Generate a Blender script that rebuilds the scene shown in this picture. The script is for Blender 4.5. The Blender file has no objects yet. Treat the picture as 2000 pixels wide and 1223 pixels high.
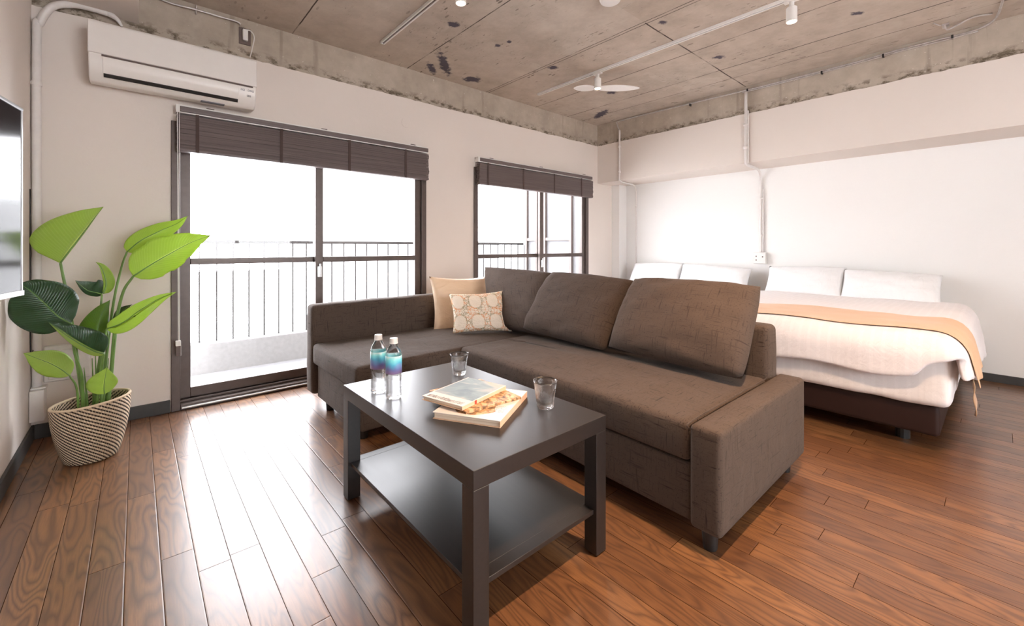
import bpy, bmesh, math, random
from mathutils import Vector, Matrix, noise
S = bpy.context.scene
C = S.collection
R = math.radians
PI = math.pi
random.seed(7)

# ------------------------------------------------------------------ camera, world, exposure
CX, CY, CH, YAW, FPX, YH = -4.3632, -3.3391, 1.0063, 0.8505, 835.64, 483.0
cam = bpy.data.objects.new('camera', bpy.data.cameras.new('camera'))
C.objects.link(cam)
cam.location = (CX, CY, CH)
cam.rotation_euler = (PI / 2, 0, YAW - PI / 2)
cam.data.sensor_width = 36
cam.data.lens = FPX / 2000 * 36
cam.data.shift_y = -(611.5 - YH) / 2000
cam.data.clip_start = 0.05
S.camera = cam
S.view_settings.view_transform = 'Standard'
S.view_settings.look = 'None'
S.view_settings.exposure = -0.06
S.view_settings.gamma = 1
S.view_settings.use_curve_mapping = False

SKY = 17.0
w = bpy.data.worlds.new('World')
S.world = w
w.use_nodes = True
w.node_tree.nodes['Background'].inputs[0].default_value = (0.95, 0.965, 1.0, 1)
w.node_tree.nodes['Background'].inputs[1].default_value = SKY

FW = Vector((math.cos(YAW), math.sin(YAW), 0))
RT = Vector((math.sin(YAW), -math.cos(YAW), 0))
UP = Vector((0, 0, 1))

def at(u, v, axis, val):
    """world point seen at photo pixel (u, v) on the plane coordinate[axis] = val"""
    d = FW + RT * ((u - 1000) / FPX) + UP * ((YH - v) / FPX)
    o = Vector((CX, CY, CH))
    return o + d * ((val - o[axis]) / d[axis])

# ------------------------------------------------------------------ dimensions
H, HC, HS = 2.54, 2.2775, 1.808       # ceiling, foot of bare concrete, soffit
XT, XB = -4.777, 0.458                # TV wall, bed wall
YR = -6.2                             # rear wall

# ------------------------------------------------------------------ node helpers
class NG:
    def __init__(s, name):
        s.m = bpy.data.materials.new(name)
        s.m.use_nodes = True
        s.t = s.m.node_tree
        s.n = s.t.nodes
        s.b = s.n['Principled BSDF']
        s.out = s.n['Material Output']
        s._tc = None
    def new(s, typ, **kw):
        k = s.n.new(typ)
        for a, b in kw.items():
            setattr(k, a, b)
        return k
    def put(s, sock, v):
        if isinstance(v, bpy.types.NodeSocket):
            s.t.links.new(v, sock)
        elif isinstance(v, (tuple, list)) and len(v) == 3 and sock.type == 'RGBA':
            sock.default_value = (*v, 1)
        else:
            sock.default_value = v
    def obj(s):
        if not s._tc:
            s._tc = s.new('ShaderNodeTexCoord')
        return s._tc.outputs['Object']
    def uv(s):
        s.obj()
        return s._tc.outputs['UV']
    def math(s, op, a, b=0.0, c=0.0, clamp=False):
        k = s.new('ShaderNodeMath', operation=op, use_clamp=clamp)
        s.put(k.inputs[0], a); s.put(k.inputs[1], b); s.put(k.inputs[2], c)
        return k.outputs[0]
    def map(s, vec, scale=(1, 1, 1), loc=(0, 0, 0), rot=(0, 0, 0)):
        k = s.new('ShaderNodeMapping')
        s.put(k.inputs['Vector'], vec)
        k.inputs['Scale'].default_value = scale
        k.inputs['Location'].default_value = loc
        k.inputs['Rotation'].default_value = rot
        return k.outputs[0]
    def noise(s, vec, scale=5, detail=4, rough=.5, dist=0):
        k = s.new('ShaderNodeTexNoise')
        s.put(k.inputs['Vector'], vec); s.put(k.inputs['Scale'], scale)
        s.put(k.inputs['Detail'], detail); s.put(k.inputs['Roughness'], rough); s.put(k.inputs['Distortion'], dist)
        return k.outputs['Fac']
    def ramp(s, f, *st):
        k = s.new('ShaderNodeValToRGB')
        s.put(k.inputs[0], f)
        e = k.color_ramp.elements
        while len(e) < len(st): e.new(.5)
        for el, (p, c) in zip(e, st):
            el.position = p
            el.color = (*c, 1) if isinstance(c, (tuple, list)) else (c, c, c, 1)
        return k.outputs[0]
    def mix(s, f, a, b, mode='MIX'):
        k = s.new('ShaderNodeMix', data_type='RGBA', blend_type=mode)
        s.put(k.inputs[0], f); s.put(k.inputs[6], a); s.put(k.inputs[7], b)
        return k.outputs[2]
    def sep(s, vec):
        k = s.new('ShaderNodeSeparateXYZ'); s.put(k.inputs[0], vec)
        return k.outputs
    def comb(s, x, y, z):
        k = s.new('ShaderNodeCombineXYZ')
        s.put(k.inputs[0], x); s.put(k.inputs[1], y); s.put(k.inputs[2], z)
        return k.outputs[0]
    def rnd(s, vec):
        k = s.new('ShaderNodeTexWhiteNoise', noise_dimensions='3D'); s.put(k.inputs['Vector'], vec)
        return k.outputs['Value']
    def bump(s, h, strength=.3, dist=.01):
        k = s.new('ShaderNodeBump')
        s.put(k.inputs['Height'], h); s.put(k.inputs['Strength'], strength); s.put(k.inputs['Distance'], dist)
        s.t.links.new(k.outputs[0], s.b.inputs['Normal'])
    def set(s, color=None, rough=None, metal=None, **kw):
        if color is not None: s.put(s.b.inputs['Base Color'], color)
        if rough is not None: s.put(s.b.inputs['Roughness'], rough)
        if metal is not None: s.put(s.b.inputs['Metallic'], metal)
        for k, v in kw.items():
            s.put(s.b.inputs[k.replace('_', ' ')], v)
        return s.m

def plain(name, color, rough=.5, metal=0., var=.06, scale=30, **kw):
    g = NG(name)
    n = g.noise(g.obj(), scale, 3)
    c1 = tuple(min(1, c * (1 - var)) for c in color); c2 = tuple(min(1, c * (1 + var)) for c in color)
    return g.set(g.ramp(n, (.3, c1), (.7, c2)), rough, metal, **kw)

# ------------------------------------------------------------------ materials
M = {}
def mk_plaster(name, col, amp=.04):
    g = NG(name)
    n = g.noise(g.obj(), 1.6, 5)
    c = g.ramp(n, (.3, tuple(x * (1 - amp) for x in col)), (.7, col))
    g.set(c, .82)
    g.bump(g.noise(g.obj(), 18, 6, .6), .12, .01)
    return g.m
M['plaster'] = mk_plaster('wall_plaster', (.77, .70, .645))
M['plaster_light'] = mk_plaster('bed_wall_plaster', (.86, .85, .83), .02)

def concrete(name, horizontal):
    g = NG(name)
    o = g.obj()
    big = g.noise(o, 1.3, 6, .6, .4)
    med = g.noise(o, 7, 8, .65)
    col = g.ramp(big, (.28, (.36, .305, .25)), (.5, (.48, .415, .35)), (.72, (.60, .53, .455)))
    col = g.mix(.45, col, g.ramp(med, (.3, (.36, .31, .255)), (.7, (.64, .57, .49))), 'MIX')
    # pale laitance patches
    patch = g.noise(o, 2.4, 7, .55, .9)
    col = g.mix(g.ramp(patch, (.60, 0.), (.64, .55)), col, (.55, .50, .43))
    x, y, z = g.sep(o)[0:3]
    height = g.math('MULTIPLY', med, .4)
    if horizontal:
        # form-board joints: every 0.9 along x, and a cross joint
        def line(coord, pos, wid):
            wob = g.math('MULTIPLY', g.math('SUBTRACT', g.noise(o, 3, 3), .5), .012)
            d = g.math('ABSOLUTE', g.math('ADD', g.math('SUBTRACT', coord, pos), wob))
            return g.math('LESS_THAN', d, wid)
        fac = None
        for pos, wd in ((-3.52, .004), (-2.62, .004), (-1.765, .003), (-1.735, .003), (-1.08, .004), (-.56, .0045), (-.30, .003)):
            l = line(x, pos, wd)
            fac = l if fac is None else g.math('MAXIMUM', fac, l)
        seg = g.math('MULTIPLY', line(y, -1.74, .005), g.math('GREATER_THAN', x, -1.75))
        fac = g.math('MAXIMUM', fac, seg)
        seg = g.math('MULTIPLY', line(y, -3.5, .004), 1.)
        fac = g.math('MAXIMUM', fac, seg)
        brk = g.ramp(g.noise(o, 5, 4), (.35, .25), (.5, 1.))
        fac = g.math('MULTIPLY', fac, brk)
        col = g.mix(fac, col, (.06, .045, .035))
        # board tone
        rows = g.rnd(g.comb(g.math('FLOOR', g.math('DIVIDE', g.math('ADD', x, 3.52), .88)), g.math('FLOOR', g.math('DIVIDE', g.math('ADD', y, 1.74), 1.75)), 0.))
        col = g.mix(.5, col, g.mix(rows, (.80, .72, .66), (1., 1., 1.)), 'MULTIPLY')
        # wood-grain from the boards and pits, stretched along y
        st = g.map(o, (14, 2.2, 1))
        grain = g.noise(st, 4, 6, .6)
        col = g.mix(g.ramp(grain, (.62, 0.), (.75, .35)), col, (.30, .22, .16))
        v = g.new('ShaderNodeTexVoronoi', feature='F1')
        g.put(v.inputs['Vector'], g.map(o, (22, 7, 1), rot=(0, 0, .5))); g.put(v.inputs['Scale'], 1.)
        area = g.ramp(g.noise(o, 1.8, 3), (.50, 0.), (.62, 1.))
        pits = g.math('MULTIPLY', g.math('LESS_THAN', v.outputs['Distance'], .17), area)
        shred = g.math('MULTIPLY', g.math('GREATER_THAN', g.noise(g.map(o, (60, 13, 1), rot=(0, 0, .25)), 1, 5, .7), .635),
                       g.ramp(g.noise(g.map(o, loc=(5, 3, 0)), 2.0, 2), (.50, 0.), (.60, 1.)))
        pits = g.math('MAXIMUM', pits, shred)
        col = g.mix(g.math('MULTIPLY', pits, .8), col, (.085, .062, .045))
        # navy chalk marks left by the builders: (x, y, half-length x, half-length y, turn)
        # (photo position, half-width across, half-length away), sized in photo pixels
        marks = [(868, 126, 11, 26, 0), (843, 134, 8, 13, 0), (922, 155, 20, 6, .25), (886, 48, 13, 7, .1), (1080, 132, 11, 4, .3), (1174, 223, 11, 10, .4),
                 (1194, 181, 11, 3, .1), (1295, 44, 10, 4, .3), (972, 89, 7, 3, 0), (1405, 112, 12, 4, .3), (1675, 26, 14, 4, .35), (994, 82, 5, 3, 0)]
        warp = g.math('MULTIPLY', g.math('SUBTRACT', g.noise(o, 24, 5, .6), .5), 2.0)
        tot = None
        for (u, vv, hw, hh, sl) in marks:
            p = at(u, vv, 2, H)
            dep = (H - CH) * FPX / (YH - vv)
            a, b = hw * dep / FPX, hh * dep / (YH - vv)
            rot = YAW - PI / 2 + sl * .5
            xx = g.math('SUBTRACT', x, p.x); yy = g.math('SUBTRACT', y, p.y)
            ca, sa = math.cos(rot), math.sin(rot)
            xr = g.math('ADD', g.math('MULTIPLY', xx, ca / a), g.math('MULTIPLY', yy, sa / a))
            yr = g.math('ADD', g.math('MULTIPLY', xx, -sa / b), g.math('MULTIPLY', yy, ca / b))
            d = g.math('SQRT', g.math('ADD', g.math('MULTIPLY', xr, xr), g.math('MULTIPLY', yr, yr)))
            tot = d if tot is None else g.math('MINIMUM', tot, d)
        d = g.math('ADD', tot, warp)
        col = g.mix(g.ramp(d, (.6, .9), (1.15, 0.)), col, (.028, .026, .055))
        height = g.math('SUBTRACT', height, g.math('MULTIPLY', g.math('MAXIMUM', fac, pits), .9))
    else:
        # damp streaks and the dark crust along the foot of the beam
        crust = g.math('MULTIPLY', g.math('SUBTRACT', g.math('ADD', HC + .045, g.math('MULTIPLY', g.noise(o, 9, 5, .7), .06)), z), 22, clamp=True)
        lump = g.math('MULTIPLY', crust, g.ramp(g.noise(g.map(o, (1, 1, 1.5)), 14, 6, .7), (.48, 0.), (.6, .9)))
        col = g.mix(.35, col, (.66, .61, .53), 'MULTIPLY')
        col = g.mix(lump, col, (.10, .075, .045))
        st = g.noise(g.map(o, (9, 9, .8)), 1.5, 4)
        col = g.mix(g.ramp(st, (.62, 0.), (.72, .45)), col, (.20, .16, .12))
        sp = g.ramp(g.noise(o, 60, 2), (.735, 0.), (.75, .8))
        col = g.mix(sp, col, (.75, .72, .66))
        height = g.math('ADD', height, g.math('MULTIPLY', lump, -.6))
    g.set(col, .8)
    g.bump(height, .45, .012)
    return g.m
M['ceiling'] = concrete('ceiling_concrete', True)
M['beam'] = concrete('beam_concrete', False)

def floor_mat():
    g = NG('floor_planks')
    o = g.obj()
    x, y, z = g.sep(o)[0:3]
    Wd, L = .0852, .95
    rx = g.math('DIVIDE', g.math('ADD', x, 4.39), Wd)
    row = g.math('FLOOR', rx)
    off = g.rnd(g.comb(row, 3., 1.))
    ry = g.math('ADD', g.math('DIVIDE', y, L), g.math('MULTIPLY', off, 7.))
    col_i = g.math('FLOOR', ry)
    pid = g.rnd(g.comb(row, col_i, 5.))
    pid2 = g.rnd(g.comb(row, col_i, 11.))
    fx = g.math('FRACT', rx); fy = g.math('FRACT', ry)
    ex = g.math('MULTIPLY', g.math('MINIMUM', fx, g.math('SUBTRACT', 1., fx)), Wd)
    ey = g.math('MULTIPLY', g.math('MINIMUM', fy, g.math('SUBTRACT', 1., fy)), L)
    e = g.math('MINIMUM', ex, ey)
    groove = g.math('LESS_THAN', e, .0009)
    # grain: cathedral rings (distorted wave) stretched along the plank
    gv = g.comb(g.math('ADD', g.math('MULTIPLY', x, 1.), g.math('MULTIPLY', pid, 13.)), g.math('MULTIPLY', g.math('ADD', y, g.math('MULTIPLY', pid2, 9.)), .16), g.math('MULTIPLY', pid, 4.))
    n1 = g.noise(gv, 9, 2, .5, .3)
    rings = g.math('FRACT', g.math('MULTIPLY', n1, 15.))
    rings = g.math('ABSOLUTE', g.math('SUBTRACT', g.math('MULTIPLY', rings, 2.), 1.))
    rings = g.ramp(rings, (.0, 0.), (.45, .25), (1., 1.))
    fine = g.noise(g.map(o, (260, 12, 1)), 1., 4, .7)
    base = g.mix(pid2, (.145, .063, .026), (.26, .120, .047))
    base = g.mix(g.math('MULTIPLY', rings, .7), base, (.06, .025, .013))
    base = g.mix(g.ramp(fine, (.35, .35), (.6, 0.)), base, (.07, .028, .015))
    base = g.mix(groove, base, (.03, .014, .008))
    g.set(base, g.math('ADD', .32, g.math('MULTIPLY', fine, .1)), Specular_IOR_Level=g.math('MULTIPLY', g.math('SUBTRACT', 1., groove), .5), Coat_Weight=g.math('MULTIPLY', g.math('SUBTRACT', 1., groove), .6), Coat_Roughness=.26, Coat_IOR=1.5)
    bev = g.ramp(g.math('DIVIDE', e, .0035), (.0, 0.), (1., 1.))
    hgt = g.math('ADD', bev, g.math('MULTIPLY', g.math('ADD', rings, fine), -.03))
    hgt = g.math('ADD', hgt, g.math('MULTIPLY', pid, .25))
    g.bump(hgt, .35, .0018)
    return g.m
M['floor'] = floor_mat()

def fabric(name, c1, c2, rough=.85, scale=1.0, uvs=None):
    g = NG(name)
    o = g.map(g.uv(), (*uvs, 1)) if uvs else g.obj()
    a = g.noise(g.map(o, (170 * scale, 170 * scale, 11 * scale)), 1, 2, .5)
    b = g.noise(g.map(o, (11 * scale, 170 * scale, 170 * scale)), 1, 2, .5)
    c = g.noise(g.map(o, (170 * scale, 11 * scale, 170 * scale)), 1, 2, .5)
    t = g.math('MINIMUM', g.math('MINIMUM', a, b), c)
    col = g.ramp(t, (.22, c1), (.40, c2))
    big = g.noise(o, 5, 3)
    col = g.mix(.25, col, g.ramp(big, (.3, (.8, .78, .76)), (.7, (1, 1, 1))), 'MULTIPLY')
    g.set(col, rough, Sheen_Weight=.04, Sheen_Roughness=.5, Specular_IOR_Level=.25)
    wr = g.noise(g.map(o, (3, 3, 3)), 2, 3, .5, 1.2)
    g.bump(g.math('ADD', g.math('MULTIPLY', t, .15), g.math('MULTIPLY', wr, .9)), .5, .012)
    return g.m
M['sofa'] = fabric('sofa_linen', (.021, .0145, .0115), (.080, .057, .0445))
M['cushion'] = fabric('cushion_linen', (.021, .0145, .0115), (.080, .057, .0445), uvs=(.62, .42))

def cotton(name, col, stripes=False, wr=.6, rough=.8):
    g = NG(name)
    o = g.obj()
    n = g.noise(o, 3, 4, .55, 1.0)
    c = col
    if stripes:
        x, y, z = g.sep(o)[0:3]
        s = g.math('SINE', g.math('MULTIPLY', g.math('ADD', y, g.math('MULTIPLY', x, 0.)), 2 * PI / .045))
        c = g.mix(g.ramp(s, (.45, 0.), (.55, 1.)), tuple(v * .97 for v in col), col)
    g.set(c, rough, Sheen_Weight=.15)
    g.bump(g.math('ADD', g.math('MULTIPLY', n, 1.), g.math('MULTIPLY', g.noise(g.map(o, (2, 9, 5)), 2.5, 4, .5, 1.5), .6)), wr, .02)
    return g.m
M['duvet'] = cotton('duvet_cotton', (.83, .80, .815), True, .35)
M['sheet'] = cotton('sheet_sateen', (.80, .77, .76), True, .25)
M['pillow'] = cotton('pillow_cotton', (.86, .87, .88), False, .5)
M['runner'] = cotton('runner_cloth', (.70, .45, .27), False, .2, .6)
M['satin'] = cotton('satin_cushion', (.80, .60, .42), False, .5, .38)
M['bedbase'] = plain('bed_base_leatherette', (.020, .007, .005), .6, Specular_IOR_Level=.3)

def ogee():
    g = NG('ogee_cushion')
    u = g.uv()
    v = g.new('ShaderNodeTexVoronoi', feature='DISTANCE_TO_EDGE')
    g.put(v.inputs['Vector'], u); g.put(v.inputs['Scale'], 17.); g.put(v.inputs['Randomness'], .65)
    cell = g.ramp(v.outputs['Distance'], (.04, 1.), (.11, 0.))
    x, y, z = g.sep(u)[0:3]
    # large ogee medallions
    cx = g.math('MULTIPLY', g.math('SINE', g.math('ADD', g.math('MULTIPLY', x, PI * 3.2), .3)), .5)
    cy = g.math('MULTIPLY', g.math('SINE', g.math('ADD', g.math('MULTIPLY', y, PI * 1.9), .2)), .5)
    f = g.math('ADD', g.math('MULTIPLY', cx, cy), g.math('MULTIPLY', g.math('SUBTRACT', g.noise(u, 30, 2), .5), .05))
    ring = g.math('ABSOLUTE', g.math('SUBTRACT', g.math('ABSOLUTE', f), .10))
    ringm = g.ramp(ring, (.01, 1.), (.035, 0.))
    inside = g.ramp(g.math('ABSOLUTE', f), (.10, 1.), (.13, 0.))
    pat = g.math('MAXIMUM', g.math('MULTIPLY', cell, inside), ringm)
    brk = g.ramp(g.noise(u, 60, 2), (.4, .2), (.55, 1.))
    tone = g.mix(g.ramp(g.noise(u, 7, 2), (.45, 0.), (.55, 1.)), (.72, .30, .10), (.33, .27, .14))
    col = g.mix(g.math('MULTIPLY', pat, brk), (.86, .75, .62), tone)
    g.set(col, .85)
    g.bump(g.noise(u, 25, 3), .4, .01)
    return g.m
M['ogee'] = ogee()

def table_mat():
    g = NG('black_brown_veneer')
    n = g.noise(g.map(g.obj(), (90, 4, 90)), 1, 4, .6)
    g.set(g.ramp(n, (.35, (.011, .0085, .008)), (.65, (.018, .0135, .012))), g.math('ADD', .34, g.math('MULTIPLY', n, .06)), Specular_IOR_Level=.85)
    return g.m
M['table'] = table_mat()
M['white_plastic'] = plain('white_plastic', (.80, .785, .76), .4, var=.02)
M['ac_white'] = plain('air_conditioner_white', (.80, .765, .73), .35, var=.01)
M['duct'] = plain('duct_white', (.76, .725, .70), .45, var=.03)
M['blackish'] = plain('matte_black', (.012, .011, .011), .5)
M['dark_plastic'] = plain('brown_plastic', (.13, .095, .085), .5)
M['frame'] = plain('bronze_aluminium', (.105, .082, .074), .38, .35, var=.08)
M['blind'] = None
def blind_mat():
    g = NG('dark_walnut_slats')
    n = g.noise(g.map(g.obj(), (2, 60, 90)), 1, 4, .6)
    g.set(g.ramp(n, (.3, (.10, .078, .076)), (.7, (.165, .13, .125))), .45)
    g.bump(n, .1, .003)
    return g.m
M['blind'] = blind_mat()
M['tape'] = plain('blind_tape', (.07, .045, .04), .8)
M['baseboard'] = plain('charcoal_baseboard', (.05, .05, .05), .5)
M['metal'] = plain('brushed_metal', (.6, .6, .6), .3, .9)
M['galv'] = plain('galvanised_conduit', (.55, .52, .50), .4, .5, var=.15)
M['tv_body'] = plain('tv_black', (.01, .01, .01), .3)
g = NG('tv_screen'); M['screen'] = g.set(g.ramp(g.noise(g.obj(), 2, 1), (.4, (.006, .006, .008)), (.6, (.009, .009, .011))), .12, Specular_IOR_Level=.9)
M['balcony'] = plain('balcony_render', (.17, .17, .175), .8)
M['parapet'] = plain('parapet_render', (.24, .24, .24), .8)
M['railing'] = plain('balcony_railing_paint', (.03, .028, .028), .5)
M['far'] = plain('neighbour_render', (.20, .20, .20), .8)
M['white_line'] = plain('track_white', (.82, .80, .77), .4, var=.02)

def glass_pane(name, tint=(.985, .98, .985)):
    g = NG(name)
    g.n.remove(g.b)
    tr = g.new('ShaderNodeBsdfTransparent'); g.put(tr.inputs[0], tint)
    gl = g.new('ShaderNodeBsdfGlossy'); gl.inputs['Roughness'].default_value = .02
    lw = g.new('ShaderNodeLayerWeight')
    frs = g.math('ADD', .03, g.math('MULTIPLY', g.math('POWER', lw.outputs['Facing'], 5.), .9))
    mx = g.new('ShaderNodeMixShader')
    g.t.links.new(frs, mx.inputs[0]); g.t.links.new(tr.outputs[0], mx.inputs[1]); g.t.links.new(gl.outputs[0], mx.inputs[2])
    g.t.links.new(mx.outputs[0], g.out.inputs[0])
    return g.m
M['pane'] = glass_pane('window_glass')
def glassy(name, col=(1, 1, 1), ior=1.45, rough=0.0):
    g = NG(name)
    return g.set(col, rough, Transmission_Weight=1.0, IOR=ior)
def clear(name, ior, f):
    m = glassy(name, (1, 1, 1), ior)
    nt = m.node_tree
    tr = nt.nodes.new('ShaderNodeBsdfTransparent'); mx = nt.nodes.new('ShaderNodeMixShader'); mx.inputs[0].default_value = f
    nt.links.new(nt.nodes['Principled BSDF'].outputs[0], mx.inputs[1]); nt.links.new(tr.outputs[0], mx.inputs[2])
    nt.links.new(mx.outputs[0], nt.nodes['Material Output'].inputs[0])
    return m
M['glass'] = clear('tumbler_glass', 1.5, .35)
M['bottle'] = clear('bottle_clear', 1.36, .35)
M['water'] = glassy('water', (.97, .99, 1.0), 1.33)

def label_mat():
    g = NG('bottle_label_art')
    o = g.obj()
    x, y, z = g.sep(o)[0:3]
    t = g.math('ADD', g.math('DIVIDE', g.math('SUBTRACT', z, .095), .07), g.math('MULTIPLY', g.math('SUBTRACT', g.noise(o, 30, 3), .5), .6))
    col = g.ramp(t, (.0, (.45, .30, .55)), (.25, (.25, .28, .62)), (.5, (.10, .50, .72)), (.75, (.20, .72, .80)), (1., (.75, .88, .92)))
    return g.set(col, .35)
M['label'] = label_mat()

def leaf_mat(name, c1, c2, trans):
    g = NG(name)
    u = g.uv()
    x, y, z = g.sep(u)[0:3]
    ax = g.math('ABSOLUTE', g.math('SUBTRACT', x, .5))
    veins = g.math('SINE', g.math('ADD', g.math('MULTIPLY', y, 190.), g.math('MULTIPLY', ax, -70.)))
    vm = g.ramp(veins, (.0, 0.), (1., 1.))
    col = g.mix(g.math('MULTIPLY', vm, .28), c1, c2)
    col = g.mix(g.ramp(ax, (.012, 1.), (.03, 0.)), col, tuple(min(1, v * 1.7) for v in c2))
    col = g.mix(.35, col, g.ramp(g.noise(u, 5, 3), (.3, (.75, .75, .75)), (.7, (1, 1, 1))), 'MULTIPLY')
    g.set(col, .28)
    g.bump(g.math('MULTIPLY', vm, .4), .4, .004)
    tl = g.new('ShaderNodeBsdfTranslucent'); g.put(tl.inputs[0], g.mix(.5, col, (.75, .95, .12)))
    mx = g.new('ShaderNodeMixShader'); mx.inputs[0].default_value = trans
    g.t.links.new(g.b.outputs[0], mx.inputs[1]); g.t.links.new(tl.outputs[0], mx.inputs[2])
    g.t.links.new(mx.outputs[0], g.out.inputs[0])
    return g.m
M['leaf'] = leaf_mat('leaf_bright', (.36, .50, .11), (.52, .65, .20), .5)
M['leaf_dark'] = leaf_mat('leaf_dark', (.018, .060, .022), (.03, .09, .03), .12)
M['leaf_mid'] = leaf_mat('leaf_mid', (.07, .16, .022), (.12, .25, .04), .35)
M['stem'] = plain('plant_stem', (.13, .24, .05), .45, var=.25, scale=14)

def basket_mat():
    g = NG('woven_basket')
    u = g.uv()
    x, y, z = g.sep(u)[0:3]
    X = g.math('MULTIPLY', x, 44.); Y = g.math('MULTIPLY', y, 17.)
    d = g.math('ADD', Y, g.math('MULTIPLY', X, .85))     # rows that climb diagonally
    fr = g.math('FRACT', d)
    dash = g.math('FRACT', g.math('ADD', g.math('MULTIPLY', X, 2.), g.math('MULTIPLY', g.math('FLOOR', d), .5)))
    dark = g.math('MULTIPLY', g.math('LESS_THAN', fr, .46), g.math('GREATER_THAN', dash, .12))
    tone = g.noise(g.map(u, (120, 60, 1)), 1, 3)
    straw = g.ramp(tone, (.3, (.50, .36, .22)), (.7, (.76, .62, .45)))
    col = g.mix(dark, straw, (.04, .026, .018))
    g.set(col, .75)
    h1 = g.math('SINE', g.math('MULTIPLY', fr, PI))
    h2 = g.math('ABSOLUTE', g.math('SINE', g.math('MULTIPLY', dash, PI)))
    g.bump(g.math('ADD', h1, g.math('MULTIPLY', h2, .7)), .8, .006)
    return g.m
M['basket'] = basket_mat()
M['soil'] = plain('soil', (.05, .035, .025), .95)
g = NG('book_pages')
s_ = g.noise(g.map(g.obj(), (1, 1, 600)), 1, 2)
M['pages'] = g.set(g.ramp(s_, (.35, (.62, .50, .38)), (.65, (.84, .73, .60))), .8)
M['cover_white'] = plain('cover_cream', (.72, .69, .66), .4, var=.03)
M['cover_spine'] = plain('cover_spine_peach', (.80, .55, .38), .45, var=.06)
def cover_art(name, stops, sc):
    g = NG(name)
    n = g.noise(g.map(g.obj(), (1, 1.5, 1)), sc, 3, .5, .8)
    return g.set(g.ramp(n, *stops), .5)
M['cover_blue'] = cover_art('cover_beach_photo', ((.35, (.17, .24, .29)), (.5, (.25, .33, .37)), (.6, (.40, .42, .42)), (.7, (.52, .42, .35))), 9)
M['cover_brown'] = cover_art('cover_town_photo', ((.35, (.10, .06, .03)), (.5, (.50, .27, .12)), (.62, (.75, .52, .30))), 40)
M['red'] = plain('red_tab', (.45, .05, .03), .5)
M['ink'] = plain('ink', (.08, .09, .11), .6)
M['ink_grey'] = plain('grey_print', (.16, .16, .19), .6)
def emit(name, col, st):
    g = NG(name)
    return g.set(col, .5, Emission_Color=col, Emission_Strength=st)
M['lamp_glow'] = emit('lamp_glow', (1, .78, .50), 30.)

# ------------------------------------------------------------------ mesh helpers
def box(bm, x0, x1, y0, y1, z0, z1):
    r = bmesh.ops.create_cube(bm, size=1, matrix=Matrix.Translation(((x0 + x1) / 2, (y0 + y1) / 2, (z0 + z1) / 2)) @ Matrix.Diagonal((abs(x1 - x0), abs(y1 - y0), abs(z1 - z0), 1)))
    return r['verts']
def BX(*bs):
    bm = bmesh.new()
    for b in bs: box(bm, *b)
    return bm
def obj(name, bm, mat, parent=None, bevel=0, seg=2, smooth=False, loc=None, kind=None, label=None, subd=0):
    me = bpy.data.meshes.new(name)
    bmesh.ops.recalc_face_normals(bm, faces=bm.faces)
    bm.to_mesh(me); bm.free()
    if smooth or bevel:
        for p in me.polygons: p.use_smooth = True
    for m in (mat if isinstance(mat, list) else [mat]): me.materials.append(m)
    o = bpy.data.objects.new(name, me)
    C.objects.link(o)
    if parent: o.parent = parent
    if loc: o.location = loc
    if bevel:
        b = o.modifiers.new('bevel', 'BEVEL'); b.width = bevel; b.segments = seg; b.limit_method = 'ANGLE'; b.angle_limit = R(35)
        wn = o.modifiers.new('wn', 'WEIGHTED_NORMAL'); wn.keep_sharp = False
    if subd:
        s = o.modifiers.new('sub', 'SUBSURF'); s.levels = subd; s.render_levels = subd
    if kind: o['kind'] = kind
    if label: o['label'] = label
    return o
def struct(name, bm, mat, **k):
    return obj(name, bm, mat, kind='structure', **k)
def thing(name, label, cat, loc=(0, 0, 0), rz=0, group=None):
    o = bpy.data.objects.new(name, None); o.empty_display_size = .1
    C.objects.link(o); o.location = loc; o.rotation_euler = (0, 0, rz)
    o['label'] = label; o['category'] = cat
    if group: o['group'] = group
    return o
def tag(o, label, cat, group=None):
    o['label'] = label; o['category'] = cat
    if group: o['group'] = group
    return o
def cyl(bm, a, b, r, n=16, r2=None, cap=True):
    a = Vector(a); b = Vector(b)
    d = (b - a)
    q = d.to_track_quat('Z', 'Y').to_matrix().to_4x4()
    bmesh.ops.create_cone(bm, cap_ends=cap, segments=n, radius1=r, radius2=r if r2 is None else r2, depth=d.length, matrix=Matrix.Translation((a + b) / 2) @ q)
def catmull(pts, n=8):
    P = [Vector(p) for p in pts]
    P = [P[0] * 2 - P[1]] + P + [P[-1] * 2 - P[-2]]
    out = []
    for i in range(1, len(P) - 2):
        for k in range(n):
            t = k / n
            out.append(.5 * ((2 * P[i]) + (P[i + 1] - P[i - 1]) * t + (2 * P[i - 1] - 5 * P[i] + 4 * P[i + 1] - P[i + 2]) * t * t + (-P[i - 1] + 3 * P[i] - 3 * P[i + 1] + P[i + 2]) * t ** 3))
    out.append(P[-2])
    return out
def tube(bm, pts, r, n=10, smooth=8, r2=None):
    pts = catmull(pts, smooth) if smooth else [Vector(p) for p in pts]
    rings = []
    up = None
    for i, p in enumerate(pts):
        d = (pts[min(i + 1, len(pts) - 1)] - pts[max(i - 1, 0)]).normalized()
        if up is None:
            up = d.orthogonal().normalized()
        up = (up - d * up.dot(d)).normalized()
        s = d.cross(up)
        rr = r if r2 is None else r + (r2 - r) * i / (len(pts) - 1)
        rings.append([bm.verts.new(p + (up * math.cos(a) + s * math.sin(a)) * rr) for a in [2 * PI * k / n for k in range(n)]])
    for A, B in zip(rings, rings[1:]):
        for k in range(n):
            bm.faces.new((A[k], A[(k + 1) % n], B[(k + 1) % n], B[k]))
    bm.faces.new(rings[0][::-1]); bm.faces.new(rings[-1])
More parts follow.
